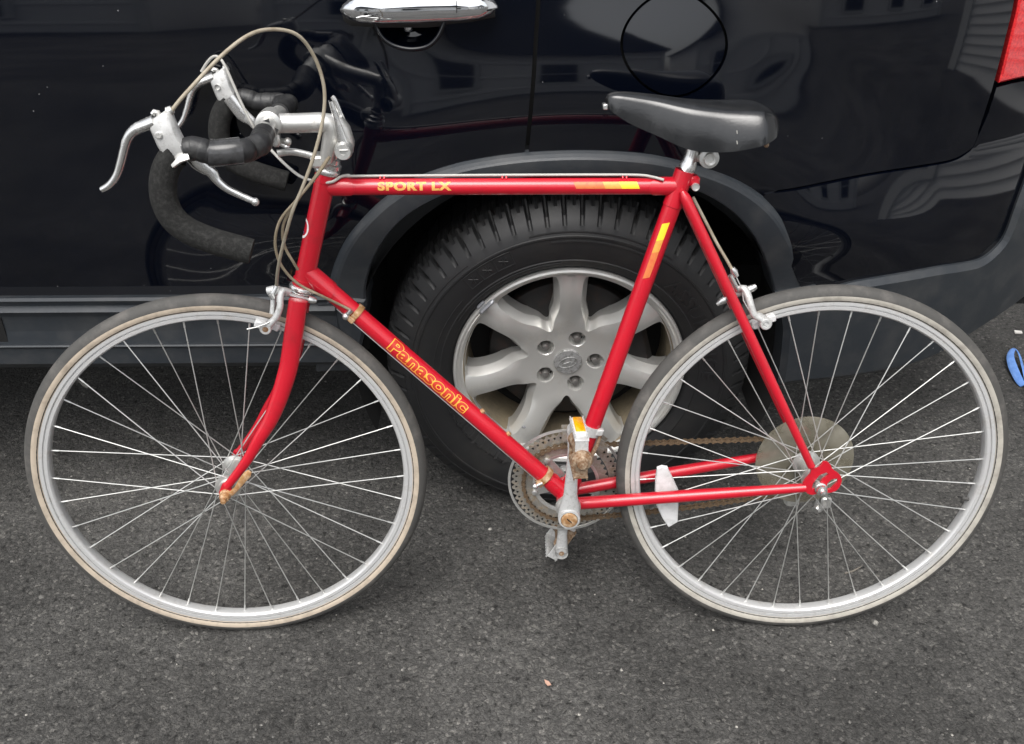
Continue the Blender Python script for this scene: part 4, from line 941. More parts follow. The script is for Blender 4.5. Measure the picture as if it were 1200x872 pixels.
for s_ in (1, -1):
    pts = spline(bar_pts(s_), 6); n_top = 6*7
    tag_ = 'drop_bar'
    q = MB(); q.tube(pts, .0122, 18); bar = obj('drop_bar', q, 'aluminium', bike)
    q = MB(); q.tube(pts[4:9], [.0150, .0158, .0158, .0158, .0150], 18); obj('bar_sleeve', q, 'aluminium' if s_ > 0 else 'aluminium', bike) if False else None
    i0 = 8
    q = MB(); tp = pts[i0:n_top+6]; rr_ = []
    for i in range(len(tp)*4-3): rr_.append(.0153+.0006*((i*.085) % 1)+.0003*math.sin(i*.31+1))
    tp2 = spline(tp, 4); q.tube(tp2, rr_[:len(tp2)] if len(rr_) >= len(tp2) else rr_+[.0163]*(len(tp2)-len(rr_)), 20); obj('bar_tape', q, 'bar_tape', bike)
    q = MB(); gp_ = pts[n_top+10:]; q.tube([gp_[0]]+gp_+[gp_[-1]+(gp_[-1]-gp_[-2]).normalized()*.004], [.0135]+[.0178]*len(gp_)+[.0172], 22); obj('foam_grip', q, 'foam_grip', bike)
    if s_ > 0:
        q = MB(); tq = pts[i0+22:i0+30]; q.tube(tq, .0178, 20, cap=False); obj('tape_band', q, 'clear_tape', bike)
        q = MB(); e_ = pts[i0-1]; dd = (pts[i0]-pts[i0-2]).normalized()
        for k_ in range(5):
            t = k_*1.1; q.add([e_+dd*.006+FP.u*.0172*math.cos(t)+FP.a*.0172*math.sin(t), e_+dd*.006+FP.u*.0172*math.cos(t+.6)+FP.a*.0172*math.sin(t+.6), e_-dd*.007+FP.u*.0190*math.cos(t+.4)+FP.a*.0190*math.sin(t+.4)], [(0, 1, 2)])
        obj('torn_tape', q, 'bar_tape', bike)
    # ---- brake lever on this side: geometry taken on the near side and mirrored
    def LP(x, y, do=0):
        a_, u_, o_ = FP.loc(S_(x, y, HW)); return FP.at(a_, u_, (HW+do)*s_)
    def LQ(x, y, o):
        a_, u_, o_ = FP.loc(S_(x, y, o)); return FP.at(a_, u_, o_*s_)
    body = [(187, 132), (195, 128.5), (200, 130), (207, 150), (214, 168), (221, 176), (231, 184), (218, 187), (205, 193), (196, 188), (186, 170), (180, 152), (174, 145), (178, 136)]
    if s_ > 0:
        bl = [(188.5, 133), (195, 128.5), (200.5, 131), (208, 150), (216, 166), (223, 175), (231, 185), (219, 187.5), (206, 193.5), (196, 187), (186, 170), (179, 154), (176, 147), (181, 138)]
    q = MB(); q.prism([LP(x, y, -.0125) for x, y in (bl if s_ > 0 else bl)], FP.n*s_, .025, .005); lv = obj('brake_lever_body', q, 'cast_alu', bike, 50)
    q = MB(); q.lathe([(.0045, -.016), (.0045, .0148), (.0036, .0155), (.0001, .0155)], LP(189, 156), FP.n*s_, 16); obj('lever_pivot', q, 'aluminium', lv)
    q = MB(); q.tube([LP(197, 131), LP(202, 128)], [.0062, .005], 12); q.tube([LP(179, 134), LP(181, 131), LP(185, 132), LP(186, 135)], .0035, 10); obj('cable_stop', q, 'aluminium', lv)
    q = MB(); lp = spline([LP(182, 142), LP(172, 146), LP(160, 151), LP(151, 160), LP(146, 174), LP(142, 190), LP(137, 205), LP(129, 216), LP(119.5, 222)], 5)
    q.tube(lp, [(r_, r_*1.55) for r_ in lerp_list([.0085, .0080, .0072, .0062, .0056, .0054, .0050, .0046, .0040], len(lp))], 14, ref=FP.u); obj('brake_lever', q, 'polished_alu', bike, 60)
    q = MB(); so_ = HW-.020; lp = spline([LQ(212, 166, so_), LQ(232, 190, so_), LQ(247, 201, so_), LQ(254, 211, so_), LQ(266, 221, so_), LQ(282, 229, so_), LQ(299, 236.5, so_)], 5)
    q.tube(lp, [(r_, .0040) for r_ in lerp_list([.0105, .0112, .0082, .0060, .0052, .0048, .0042], len(lp))], 14, ref=FP.u); q.ball(lp[-1], .0058); obj('safety_lever', q, 'polished_alu', bike, 60)
    q = MB(); q.tube([LP(205, 186, .003), LP(213, 180, .006), LP(221, 178, .004)], [(.006, .017)]*3, 12, ref=FP.a); obj('clamp_band', q, 'aluminium', lv)

# ---- brakes
def caliper(PX, o0, parts, mname='cast_alu'):
    q = MB()
    for kind, pts, rr_ in parts:
        if kind == 't': q.tube(spline([PX(*pp) for pp in pts], 4), rr_ if not isinstance(rr_, list) else lerp_list(rr_, 4*(len(pts)-1)+1), 12)
    return q
q = MB()
q.tube(spline([S_(338, 343, .018), S_(331, 341, .024), S_(328.5, 350, .030), S_(328, 360, .034), S_(324, 371, .036), S_(318, 378, .036), S_(313.5, 383, .034)], 4), [(r_, .0055) for r_ in lerp_list([.0085, .0072, .0060, .0058, .0058, .0065, .0080], 25)], 12, ref=FP.a)
q.lathe([(.0098, -.004), (.0098, .004), (.0085, .006), (.005, .006), (.0045, .004), (.001, .004)], S_(311.5, 384.5, .036), FP.n, 18)
q.tube(spline([S_(338, 343, -.018), S_(329, 343, -.026), S_(326, 360, -.034), S_(318, 376, -.034)], 4), .006, 10)
q.tube([S_(313, 341, .018), S_(320, 340, .018), S_(328, 340.5, .018), S_(337, 343, .018)], [.0062, .0072, .0066, .007], 12)
q.tube([S_(320.5, 342, .020), S_(320, 356, .026), S_(319, 368, .030)], [.0052, .0042, .0045], 10)
fc_ = obj('front_brake_caliper', q, 'cast_alu', bike, 50)
q = MB(); q.lathe([(.0048, .0062), (.0001, .0063)], S_(311.5, 384.5, .036), FP.n, 14); obj('eye_bolt', q, 'rust_steel', fc_)
q = MB(); q.tube([S_(321, 344, .022), S_(324, 338, .022), S_(325, 334, .022)], [.006, .0052, .004], 12); q.tube([S_(320, 350, .03), S_(317, 345, .03)], .004, 8); obj('barrel_adjuster', q, 'polished_alu', fc_)
q = MB(); q.tube([S_(362, 351, .012), S_(367, 352, .012), S_(371, 353, .012)], [.006, .006, .0035], 12); q.tube([S_(339, 345, .012), S_(364, 352, .012)], .003, 8); obj('brake_bolt', q, 'polished_alu', fc_)
for x0_, y0_, x1_, y1_ in ((298.5, 378, 311, 381.5), (318, 380, 327.5, 384.5)):
    q = MB(); A_, B_ = S_(x0_, y0_, .017), S_(x1_, y1_, .017); d_ = (B_-A_).normalized(); q.box((A_+B_)/2, (d_, FP.n.cross(d_), FP.n), ((B_-A_).length/2, .0062, .0058), .0018); obj('brake_block', q, 'white_reflector', fc_)
q = MB(); q.tube([S_(317, 377, .040), S_(311, 380, .044), S_(301, 383.5, .046), S_(289.5, 386, .046)], [.0012, .0012, .0011, .0015], 6); q.tube([S_(322, 343, .026), S_(320, 376, .038)], .0009, 5); obj('brake_cable', q, 'cable_steel', fc_)
# rear caliper, behind the seat stays
q = MB()
q.tube(spline([B(864, 340, .012), B(872, 338, .022), B(876.5, 346, .030), B(880, 358, .036), B(884, 369, .038), B(891, 372, .036), B(898, 378, .034)], 4), [(r_, .0055) for r_ in lerp_list([.0085, .0080, .0066, .0058, .0060, .0090, .0100], 25)], 12, ref=RP.a)
q.lathe([(.0100, -.004), (.0100, .004), (.0085, .006), (.005, .006), (.0045, .004), (.001, .004)], B(897, 379, .038), RP.n, 18)
q.tube(spline([B(864, 342, -.012), B(872, 342, -.026), B(878, 360, -.034), B(888, 374, -.034)], 4), .006, 10)
q.tube([B(861, 344, .008), B(868, 341, .008), B(876, 339, .010)], [.007, .0085, .007], 12)
rc_ = obj('rear_brake_caliper', q, 'cast_alu', bike, 50)
q = MB(); q.tube([B(876, 340, .014), B(881, 338, .014), B(886, 335.5, .014)], [.0066, .006, .0045], 12); q.tube([B(840, 357, .0), B(846, 353, .0), B(850, 351, .0)], [.003, .0065, .0072], 12); q.tube([B(850, 351, 0), B(866, 342, .0)], .004, 8); obj('brake_bolt', q, 'polished_alu', rc_)
q = MB(); q.tube([B(855.5, 322.5, .02), B(859.5, 331, .02), B(864.5, 340, .018)], [.0046, .0048, .0042], 10); q.tube([B(858, 314, .02), B(860, 318, .02), B(863, 324, .02)], [.004, .0062, .0042], 12); obj('cable_yoke', q, 'polished_alu', rc_)
for x0_, y0_, x1_, y1_ in ((898, 374, 908.5, 371.5), (881, 381.5, 889, 379.5)):
    q = MB(); A_, B_ = B(x0_, y0_, .017), B(x1_, y1_, .017); d_ = (B_-A_).normalized(); q.box((A_+B_)/2, (d_, RP.n.cross(d_), RP.n), ((B_-A_).length/2, .0062, .0058), .0018); obj('brake_block', q, 'white_reflector', rc_)
q = MB(); q.tube([B(863, 325, .022), B(870, 340, .026), B(871, 352, .034), B(880, 368, .040)], .0009, 5); obj('brake_cable', q, 'cable_steel', rc_)

# ---- cables
def cable(name, pts, r, m_, n_=8): q = MB(); q.tube(spline(pts, n_), r, 10); return obj(name, q, m_, bike)
hn = HW
cable('brake_housing', [S_(201.5, 129.5, hn), S_(208, 121, hn), S_(221, 106, hn-.004), S_(258, 67, hn-.03), S_(292, 41, hn-.06), S_(321, 34.5, hn-.085), S_(349, 41.5, hn-.10), S_(369, 68, hn-.115), S_(380, 104, hn-.12), S_(378, 142, hn-.12), S_(368, 182, hn-.115), S_(355, 218, hn-.11), S_(342, 250, hn-.105), S_(330, 294, hn-.12), S_(325.5, 318, hn-.14), S_(324, 335, hn-.17)], .0026, 'cable_beige')
fl_ = [(236, 84), (243, 73), (250, 66.5), (256.5, 67.5), (263, 76), (273, 98), (283.5, 122), (294, 143), (303, 158)]
cable('brake_housing', [S_(x, y, -HW+.004*i) for i, (x, y) in enumerate(fl_)]+[S_(318, 176, -.10), S_(338, 196, -.06), S_(357, 209, -.03), B(385, 214, .016), B(400, 207, .006), B(410, 205.5, .0)], .0024, 'cable_grey')
cable('brake_housing', [B(404, 206.5, .002), B(440, 206.3, 0), B(520, 205.7, 0), B(600, 205.2, 0), B(700, 204.9, 0), B(748, 205.2, .002), B(765, 207.5, .008), B(778, 211, .015)], .0022, 'cable_grey')
cable('brake_housing', [B(812, 231, -.005), B(826, 258, .0), B(840, 285, .008), B(850, 302, .015), B(858, 316, .02)], .0026, 'cable_beige')
cable('shift_housing', [S_(386.5, 183.5, .03), S_(371.5, 206, .032), S_(348, 234, .036), S_(329, 257, .04), S_(322.5, 281, .04), S_(326, 303, .038), S_(336, 320, .034), S_(352, 334.5, .03), S_(376, 346.5, .026), B(398, 357, .022), B(411, 363.5, .018)], .0023, 'cable_brown')
cable('shift_housing', [S_(384, 186, .022), S_(368, 209, .026), S_(349, 234, .03), S_(334, 258, .034), S_(331, 276, .034), S_(335, 292, .03), S_(343, 306, .028), S_(349, 316, .024)], .0023, 'cable_brown')
for x, y in ((448, 207), (591, 206.5), (732, 206)):
    A_ = TT0+ttd*along(TT0, ttd, x, y); q = MB()
    for dx in (-.003, .003): q.tube([A_+ttd*dx+RP.u*.0125-RP.n*.003, A_+ttd*dx+RP.u*.0178, A_+ttd*dx+RP.u*.0125+RP.n*.004], .0016, 8)
    obj('cable_clip', q, 'red_paint', bike)
# bare shift cables under the down tube, their clamp, bottle bosses
dn = RP.n.cross(dtd); dn = dn if dn.z < 0 else -dn
for k_ in (-1, 1):
    q = MB(); q.tube([DT0+dtd*.075+RP.n*.010*k_+dn*.0125, BBc-dtd*.04+RP.n*.010*k_+dn*.0125], .0008, 5); obj('shift_cable', q, 'cable_steel', bike)
def clampring(A, d, r, wd, m_, name): q = MB(); q.lathe([(r, -wd), (r+.0026, -wd), (r+.0026, wd), (r, wd)], A, d, 28, closed=True); return q
A_ = DT0+dtd*along(DT0, dtd, 418, 366); q = clampring(A_, dtd, .0149, .005, '', ''); q.box(A_+RP.n*.014+dn*.008, (dtd, RP.n, dn), (.006, .005, .005), .0015); cs_ = obj('cable_stop', q, 'brass_rust', bike)
q = MB(); q.tube([B(412, 363, .018), B(405, 371, .018)], [.0045, .0035], 10); q.ball(B(405, 371, .018), .0062); obj('stop_screw', q, 'polished_alu', cs_)
A_ = DT0+dtd*along(DT0, dtd, 638, 557); q = clampring(A_, dtd, .0158, .0055, '', ''); q.box(A_+RP.n*.013+dn*.010, (dtd, RP.n, dn), (.006, .006, .006), .0015); cg = obj('cable_guide', q, 'brass_rust', bike)
q = MB(); q.tube([B(636, 566, .018), B(627, 570, .018)], .0035, 10); q.ball(B(627, 570, .018), .0058); obj('guide_screw', q, 'polished_alu', cg)
for x, y in ((562, 477), (592, 504)):
    A_ = DT0+dtd*along(DT0, dtd, x, y+8); q = MB(); q.lathe([(.0045, .013), (.0045, .0185), (.003, .0195), (.0001, .0195)], A_, -dn, 14); obj('bottle_boss', q, 'brass_rust', bike)

# ---- saddle and post
q = MB(); SP1 = B(811.5, 180); q.tube([SL+st_d*.022, B(804.5, 199), B(806.5, 193), B(808, 190), B(810.5, 182), B(813, 172)], [.0132, .0134, .0134, .0118, .0112, .0112], 24); obj('seat_post', q, 'polished_alu', bike)
q = MB(); cA = B(831, 185.5, .022); q.lathe([(.0001, .006), (.0055, .006), (.0055, .010), (.009, .0105), (.0095, .004), (.0150, .003), (.0155, -.002), (.012, -.006), (.012, -.035), (.0155, -.038), (.015, -.043), (.0001, -.045)], cA, RP.n, 24); q.tube([B(816, 183), B(824, 184), B(830, 185)], .0085, 12); obj('saddle_clamp', q, 'aluminium', bike)
for s_ in (1, -1):
    L_ = [(722, 118, .006), (745, 132, .010), (790, 150, .016), (820, 166, .020), (845, 174, .021), (865, 170, .026), (880, 158, .034), (888, 140, .040)]
    pts = []
    for x, y, o_ in L_:
        a_, u_, _ = RP.loc(B(x, y, o_)); pts.append(RP.at(a_, u_, o_*s_))
    q = MB(); q.tube(spline(pts, 4), .0034, 10); obj('saddle_rail', q, 'rust_steel', bike)
top_px = [(709.5, 114), (713, 109.5), (722, 107), (740, 107.5), (770, 110.5), (810, 115.5), (850, 117), (885, 117), (900, 119.5), (908, 126), (911.5, 138)]
bot_px = [(710, 121), (714, 127.5), (724, 135.5), (740, 146), (766, 158.5), (806, 176), (845, 178.5), (878, 173), (892, 167.5), (903, 160), (909.5, 152)]
wid = [.006, .014, .0185, .0215, .027, .0440, .0640, .0735, .0700, .058, .030]
secs = []
for (tx, ty_), (bx, by), w_ in zip(top_px, bot_px, wid):
    a_t, u_t, _ = RP.loc(B(tx, ty_, -w_*.15)); a_b, u_b, _ = RP.loc(B(bx, by, w_)); secs.append((a_t*.5+a_b*.5, u_t, u_b, w_))
def interp_secs(secs, n_):
    P_ = spline([(s[0], s[1], s[2]) for s in secs], n_); W_ = spline([(s[3], 0, 0) for s in secs], n_); return [(p_.x, p_.y, p_.z, w_.x) for p_, w_ in zip(P_, W_)]
ss = interp_secs(secs, 5); q = MB(); NS = 28
for (a_, ut, ub, w_) in ss:
    hgt = ut-ub
    for k_ in range(NS):
        t = -1+2*k_/(NS-1)                                   # across: left skirt, over the top, right skirt
        s_ = abs(t); sg = 1 if t >= 0 else -1
        if s_ < .62:
            x = s_/.62; o_ = w_*.80*x; u_ = ut-.16*hgt*x**2.4
        else:
            x = (s_-.62)/.38; o_ = w_*(.80+.20*math.sin(x*math.pi/2)); u_ = ut-.16*hgt-(hgt*.84)*(x**1.25)
        q.v.append(RP.at(a_, u_, o_*sg))
for i in range(len(ss)-1):
    for k_ in range(NS-1): q.f.append([i*NS+k_, i*NS+k_+1, i*NS+NS+k_+1, i*NS+NS+k_]); q.m.append(0)
n0 = len(q.v)                                                # inner side, so the shell has thickness
for (a_, ut, ub, w_) in ss:
    for k_ in range(NS):
        t = -1+2*k_/(NS-1); s_ = abs(t); sg = 1 if t >= 0 else -1; hgt = ut-ub
        if s_ < .62: x = s_/.62; o_ = w_*.74*x; u_ = ut-.16*hgt*x**2.4-.010
        else: x = (s_-.62)/.38; o_ = w_*(.74+.18*math.sin(x*math.pi/2)); u_ = ut-.16*hgt-.010-(hgt*.84-.010)*(x**1.25)
        q.v.append(RP.at(a_, u_, o_*sg))
for i in range(len(ss)-1):
    for k_ in range(NS-1): q.f.append([n0+i*NS+k_, n0+i*NS+NS+k_, n0+i*NS+NS+k_+1, n0+i*NS+k_+1]); q.m.append(0)
    for k_ in (0, NS-1): q.f.append([i*NS+k_, i*NS+NS+k_, n0+i*NS+NS+k_, n0+i*NS+k_]); q.m.append(0)
for i in (0, len(ss)-1):
    for k_ in range(NS-1): q.f.append([i*NS+k_, i*NS+k_+1, n0+i*NS+k_+1, n0+i*NS+k_]); q.m.append(0)
for v_i in range(0, len(q.v)): pass
sad = obj('saddle', q, 'saddle_vinyl', bike, 60)
q = MB(); q.box(B(709, 124.5, .004), (RP.a, RP.u, RP.n), (.0035, .004, .010), .001); obj('nose_rivet', q, 'polished_alu', sad)
for y_ in (155, 167):
    q = MB(); x = 863.5; wv = .072; q.tube([B(x, y_-2, wv+.0005), B(x+.5, y_+2.0, wv+.001)], .0007, 6); obj('scuff_mark', q, 'cable_grey', sad)
q = MB(); q.tube(spline([B(895, 167, .03), B(898, 171, .02), B(899, 168, .008), B(897, 160, .004)], 4), .003, 8); obj('saddle_loop', q, 'rust_steel', sad)

# ---- crankset, chain, pedals, derailleurs
ro = -.043; rc = RP.loc(BBc)
def ring(r, o, teeth, r_in, m_, nm, thick=.0022):
    q = MB(); N_ = teeth*4; P_ = []
    for k_ in range(N_):
        t = 2*math.pi*k_/N_; ph = k_ % 4; P_.append((r if ph in (0, 1) else r-.0045, t))
    outer_ = [RP.at(rc[0]+r_*math.cos(t), rc[1]+r_*math.sin(t), o) for r_, t in P_]; inner_ = [RP.at(rc[0]+r_in*math.cos(t), rc[1]+r_in*math.sin(t), o) for r_, t in P_]
    b0 = [p_-RP.n*thick for p_ in outer_]; b1 = [p_-RP.n*thick for p_ in inner_]
    for A_, B_ in ((outer_, inner_), (outer_, b0), (inner_, b1), (b0, b1)):
        s0 = len(q.v); q.v += A_+B_
        for k_ in range(N_): q.f.append([s0+k_, s0+(k_+1) % N_, s0+N_+(k_+1) % N_, s0+N_+k_]); q.m.append(0)
    return obj(nm, q, m_, bike)
big = ring(.1010, ro-.006, 52, .080, 'ring_steel', 'chainring'); small = ring(.0790, ro+.001, 40, .062, 'ring_steel', 'chainring')
q = MB(); q.lathe([(.1080, -.0095), (.1080, -.0075), (.1032, -.007), (.1032, -.010)], BBc+RP.n*ro, RP.n, 96, closed=True)
q.lathe([(.0660, -.004), (.0660, 0), (.0600, .001), (.0560, 0), (.0560, -.004)], BBc+RP.n*ro, RP.n, 64, closed=True)
for k_ in range(5):
    t = R(54)+k_*2*math.pi/5; d_ = RP.a*math.cos(t)+RP.u*math.sin(t); e_ = RP.n.cross(d_); q.prism([BBc+RP.n*(ro-.004)+d_*.016+e_*.010, BBc+RP.n*(ro-.004)+d_*.060+e_*.007, BBc+RP.n*(ro-.004)+d_*.060-e_*.007, BBc+RP.n*(ro-.004)+d_*.016-e_*.010], RP.n, .005, .001)
    q.lathe([(.0055, .001), (.0055, .005), (.003, .006), (.0001, .006)], BBc+RP.n*ro+d_*.0605, RP.n, 12)
obj('chain_guard', q, 'aluminium', bike)
q = MB()
for k_ in range(52):
    t = 2*math.pi*k_/52; d_ = RP.a*math.cos(t)+RP.u*math.sin(t); e_ = RP.n.cross(d_); c_ = BBc+RP.n*(ro-.0058)
    q.add([c_+d_*.0905+e_*.0012, c_+d_*.0945+e_*.0022, c_+d_*.0945-e_*.0022, c_+d_*.0905-e_*.0012], [(0, 1, 2, 3)])
o = obj('ring_hole_shade', q, 'seam', big); o['kind'] = 'stuff'  # flat black patches painted on the ring for the dark of drilled holes
q = MB(); q.lathe([(.018, .034), (.0225, .036), (.0225, .042), (.018, .043), (.018, .050), (.012, .051)], BBc, RP.n, 28); obj('bearing_cup', q, 'aluminium', bike)
ARM = .168
def crank(s_, tilt, off):
    q = MB(); d_ = (RP.u*math.cos(tilt)+RP.a*math.sin(tilt))*s_; e_ = RP.n.cross(d_).normalized(); A_ = BBc+RP.n*off*s_ if s_ > 0 else BBc-RP.n*off
    pts = [A_, A_+d_*.02, A_+d_*.045, A_+d_*.08, A_+d_*.13, A_+d_*.155, A_+d_*ARM]
    q.tube(pts, [(.0195, .0095), (.0175, .0090), (.0120, .0080), (.0105, .0072), (.0095, .0065), (.0115, .0065), (.0125, .0065)], 18, ref=e_)
    q.lathe([(.0185, -.011), (.0195, .009), (.0180, .0115), (.0150, .0118)], A_, RP.n*s_, 28); q.lathe([(.0128, -.008), (.0130, .005), (.0115, .0072), (.0070, .0075), (.0066, .0048), (.0001, .0048)], A_+d_*ARM, RP.n*s_, 24)
    o = obj('crank_arm', q, 'cast_alu', bike, 50)
    if s_ < 0: q = MB(); q.lathe([(.0052, .0078), (.0001, .0079)], A_+d_*ARM, RP.n, 16); obj('pedal_eye', q, 'rust_steel', o)
    return o, A_, d_
ca1, cA1, cd1 = crank(1, R(2.0), .070); ca2, cA2, cd2 = crank(-1, R(1.5), .066)
q = MB(); q.lathe([(.0142, .009), (.0142, .0128), (.0125, .0138), (.0001, .0138)], cA1, RP.n, 24); dc = obj('dust_cap', q, 'brass_rust', ca1)
q = MB(); q.box(cA1+RP.n*.0139, (RP.a+RP.u*-.9, RP.u, RP.n), (.0055, .0012, .0006)); obj('cap_slot', q, 'seam', ca1)
def pedal(P_, ax, up):
    """cage pedal: end plates, two side plates with an amber reflector, rusty barrel and bearing cap; ax = spindle direction"""
    up = (up-ax*up.dot(ax)).normalized(); sd2 = ax.cross(up); root = None
    q = MB(); q.tube([P_+ax*.004, P_+ax*.018, P_+ax*.022, P_+ax*.030, P_+ax*.075, P_+ax*.086], [.0085, .0085, .0145, .0105, .0105, .0150], 20); q.lathe([(.0165, .084), (.0175, .090), (.0165, .098), (.011, .101), (.0085, .108), (.0001, .109)], P_, ax, 20)
    pd = obj('pedal', q, 'rust_steel', bike)
    for s2 in (1, -1):
        q = MB(); q.box(P_+ax*.052+up*.033*s2, (ax, sd2, up), (.040, .0115, .0018), .001)
        for t in (.014, .090): q.box(P_+ax*t+up*.018*s2, (ax, sd2, up), (.0015, .0105, .0155), .0008)
        for t in np.linspace(.018, .086, 8):
            for e2 in (1, -1): q.box(P_+ax*t+up*.036*s2+sd2*.0105*e2, (ax, sd2, up), (.0022, .0010, .0035))
        obj('cage_plate', q, 'cast_alu' if s2 > 0 else 'rust_steel', pd)
        q = MB(); q.box(P_+ax*.050+up*.0375*s2, (ax, sd2, up), (.028, .0098, .0036), .0015); obj('reflector_frame', q, 'white_reflector', pd)
        q = MB(); q.box(P_+ax*.050+up*.0412*s2, (ax, sd2, up), (.0245, .0078, .0014), .0008); obj('pedal_reflector', q, 'amber_reflector', pd)
    return pd
pedal(cA1+cd1*ARM+RP.n*.006+RP.a*.0, (RP.n+RP.a*.06).normalized(), RP.u)
pedal(cA2+cd2*ARM-RP.n*.006, -RP.n, (RP.u*-.85-RP.a*.5))
# chain: alternating link plates on rollers
def chain_path():
    o = ro-.005; top0 = (rc[0]+.0*1, rc[1]+.079); r1, r2 = .079, .040; c1 = Vector((rc[0], rc[1])); c2 = Vector((0, 0)); o1, o2 = ro+.001, -.043
    P_ = []
    d_ = (c2-c1); L_ = d_.length; d_ /= L_; nn_ = Vector((-d_.y, d_.x)); s_ = (r1-r2)/L_; t1 = c1+(nn_*math.sqrt(1-s_*s_)+d_*s_)*r1; t2 = c2+(nn_*math.sqrt(1-s_*s_)+d_*s_)*r2
    # along top, round the sprocket, down to the jockey wheels, back along the bottom, round the ring
    P_ += [(t1.lerp(t2, t), o1+(o2-o1)*t) for t in np.linspace(0, 1, 34)]
    ang0 = math.atan2(t2.y, t2.x)
    P_ += [(Vector((r2*math.cos(a), r2*math.sin(a))), o2) for a in np.linspace(ang0, ang0-R(160), 10)[1:]]
    P_ += [(Vector((.008, -.048)), o2), (Vector((-.002, -.066)), o2), (Vector((-.022, -.076)), o2)]
    b1 = Vector((rc[0]+.002, rc[1]-.079)); P_ += [(Vector((-.022, -.076)).lerp(b1, t)+Vector((0, -.006*math.sin(math.pi*t))), o2+(o1-o2)*t) for t in np.linspace(0, 1, 34)[1:]]
    P_ += [(c1+Vector((math.cos(a), math.sin(a)))*r1, o1) for a in np.linspace(R(-90), R(-275), 20)[1:]]
    return [RP.at(p_.x, p_.y, o_) for p_, o_ in P_]
cpth = chain_path(); L_ = [0]
for a_, b_2 in zip(cpth, cpth[1:]+cpth[:1]): L_.append(L_[-1]+(b_2-a_).length)
nl_ = int(L_[-1]/.0127); nl_ += nl_ % 2; q = MB()
def chain_at(t):
    t = (t % 1)*L_[-1]; k_ = 0
    while k_ < len(L_)-2 and L_[k_+1] < t: k_ += 1
    s_ = (t-L_[k_])/max(L_[k_+1]-L_[k_], 1e-9); return cpth[k_].lerp(cpth[(k_+1) % len(cpth)], s_)
pins = [chain_at(i/nl_) for i in range(nl_)]
for i in range(nl_):
    A_, B_ = pins[i], pins[(i+1) % nl_]; d_ = (B_-A_).normalized(); e_ = RP.n.cross(d_).normalized(); w_ = .0042 if i % 2 else .0030
    for s_ in (1, -1):
        pl = []
        for cc_, sg in ((A_, -1), (B_, 1)):
            for t in (-1, -.4, .4, 1) if sg < 0 else (1, .4, -.4, -1): pl.append(cc_+d_*sg*.0040*math.sqrt(max(0, 1-t*t*.8))+e_*.0042*t)
        m1 = (A_+B_)/2; pl = pl[:4]+[m1+e_*.0016]+pl[4:]+[m1-e_*.0016]
        q.prism([p_+RP.n*w_*s_ for p_ in pl], RP.n*s_, .0010)
    q.tube([A_-RP.n*.005, A_+RP.n*.005], .0026, 8)
obj('chain', q, 'chain_rust', bike)
# front derailleur
q = clampring(BBc+st_d*((B(694, 503)-BBc).dot(st_d)), st_d, .0147, .0085, '', ''); A_ = BBc+st_d*((B(694, 503)-BBc).dot(st_d)); q.box(A_+RP.n*.012+RP.a*.014, (RP.a, RP.n, st_d), (.006, .005, .006), .0015); fdr = obj('front_derailleur', q, 'cast_alu', bike)
q = MB(); t0 = [R(95), R(85), R(75), R(65), R(55), R(48)]
for o_ in (ro+.010, ro-.016): q.add([RP.at(rc[0]+r_*math.cos(t), rc[1]+r_*math.sin(t), o_+dz) for dz in (0, .0012) for t in t0 for r_ in (.094, .114)], [(i*2+j*12, i*2+1+j*12, i*2+3+j*12, i*2+2+j*12) for i in range(5) for j in (0, 1)]+[(i*2, i*2+2, i*2+14, i*2+12) for i in range(5)]+[(i*2+1, i*2+3, i*2+15, i*2+13) for i in range(5)])
q.tube([A_+RP.a*.012-RP.n*.010, RP.at(rc[0]+.035, rc[1]+.108, ro)], .006, 8); obj('derailleur_cage', q, 'ring_steel', fdr)
q = MB(); q.tube([B(704, 508, .012), B(700, 522, .012), B(693, 534, .010)], [.003, .0035, .0045], 8); q.ball(B(692.5, 535, .012), .004); obj('derailleur_arm', q, 'rust_steel', fdr)
# rear derailleur
q = MB(); q.tube(spline([B(964, 574, -.066), B(963, 584, -.070), B(960, 592, -.066), B(955, 598, -.058)], 4), lerp_list([.008, .012, .012, .008], 13), 14); q.box(B(967, 588, -.052), (RP.a, RP.u, RP.n), (.010, .012, .008), .003); rdr = obj('rear_derailleur', q, 'aluminium', bike)
q = MB()
for o_ in (-.0375, -.0485): q.prism([RP.at(x, y, o_) for x, y in ((.014, -.040), (.020, -.052), (-.004, -.096), (-.016, -.100), (-.020, -.090), (.0, -.046))], RP.n, .0014)
for x, y in ((.009, -.052), (-.010, -.090)): q.lathe([(.011, -.0465), (.0145, -.045), (.0145, -.041), (.011, -.0395)], RP.at(x, y, 0), RP.n, 22)
obj('pulley_cage', q, 'aluminium', rdr)

# ================================================================== small things on the ground
def ground(px, py, h_=0): d = ray(px, py); t = (h_-CAM.z)/d.z; return CAM+d*t
def ribbon(pts, wdt, m_, name, label, cat):
    q = MB(); P_ = spline(pts, 6); W_ = [lerp_list(wdt, len(P_))[i] for i in range(len(P_))]
    q.tube(P_, [(w_, .0022) for w_ in W_], 12, ref=None if False else V(.75, .5, .45)); o = obj(name, q, m_, None); return tag(o, label, cat)
a, b = ground(1190, 440), ground(1190, 405)
ribbon([ground(1199, 452, .006), ground(1194, 445, .010), ground(1187, 430, .016), ground(1184, 417, .022), ground(1188, 409, .026), ground(1194, 415, .022), ground(1199, 432, .012), ground(1204, 452, .006), ground(1212, 462, .004)], [.008, .010, .011, .009, .006, .007, .010, .011, .008], 'blue_cloth', 'cloth_strap', 'blue cloth strap folded in a loop on the asphalt', 'cloth strap')
a_ = [ground(1195, 322, .004), ground(1200, 314, .014), ground(1210, 308, .02), ground(1222, 318, .014), ground(1218, 330, .006), ground(1204, 331, .004)]
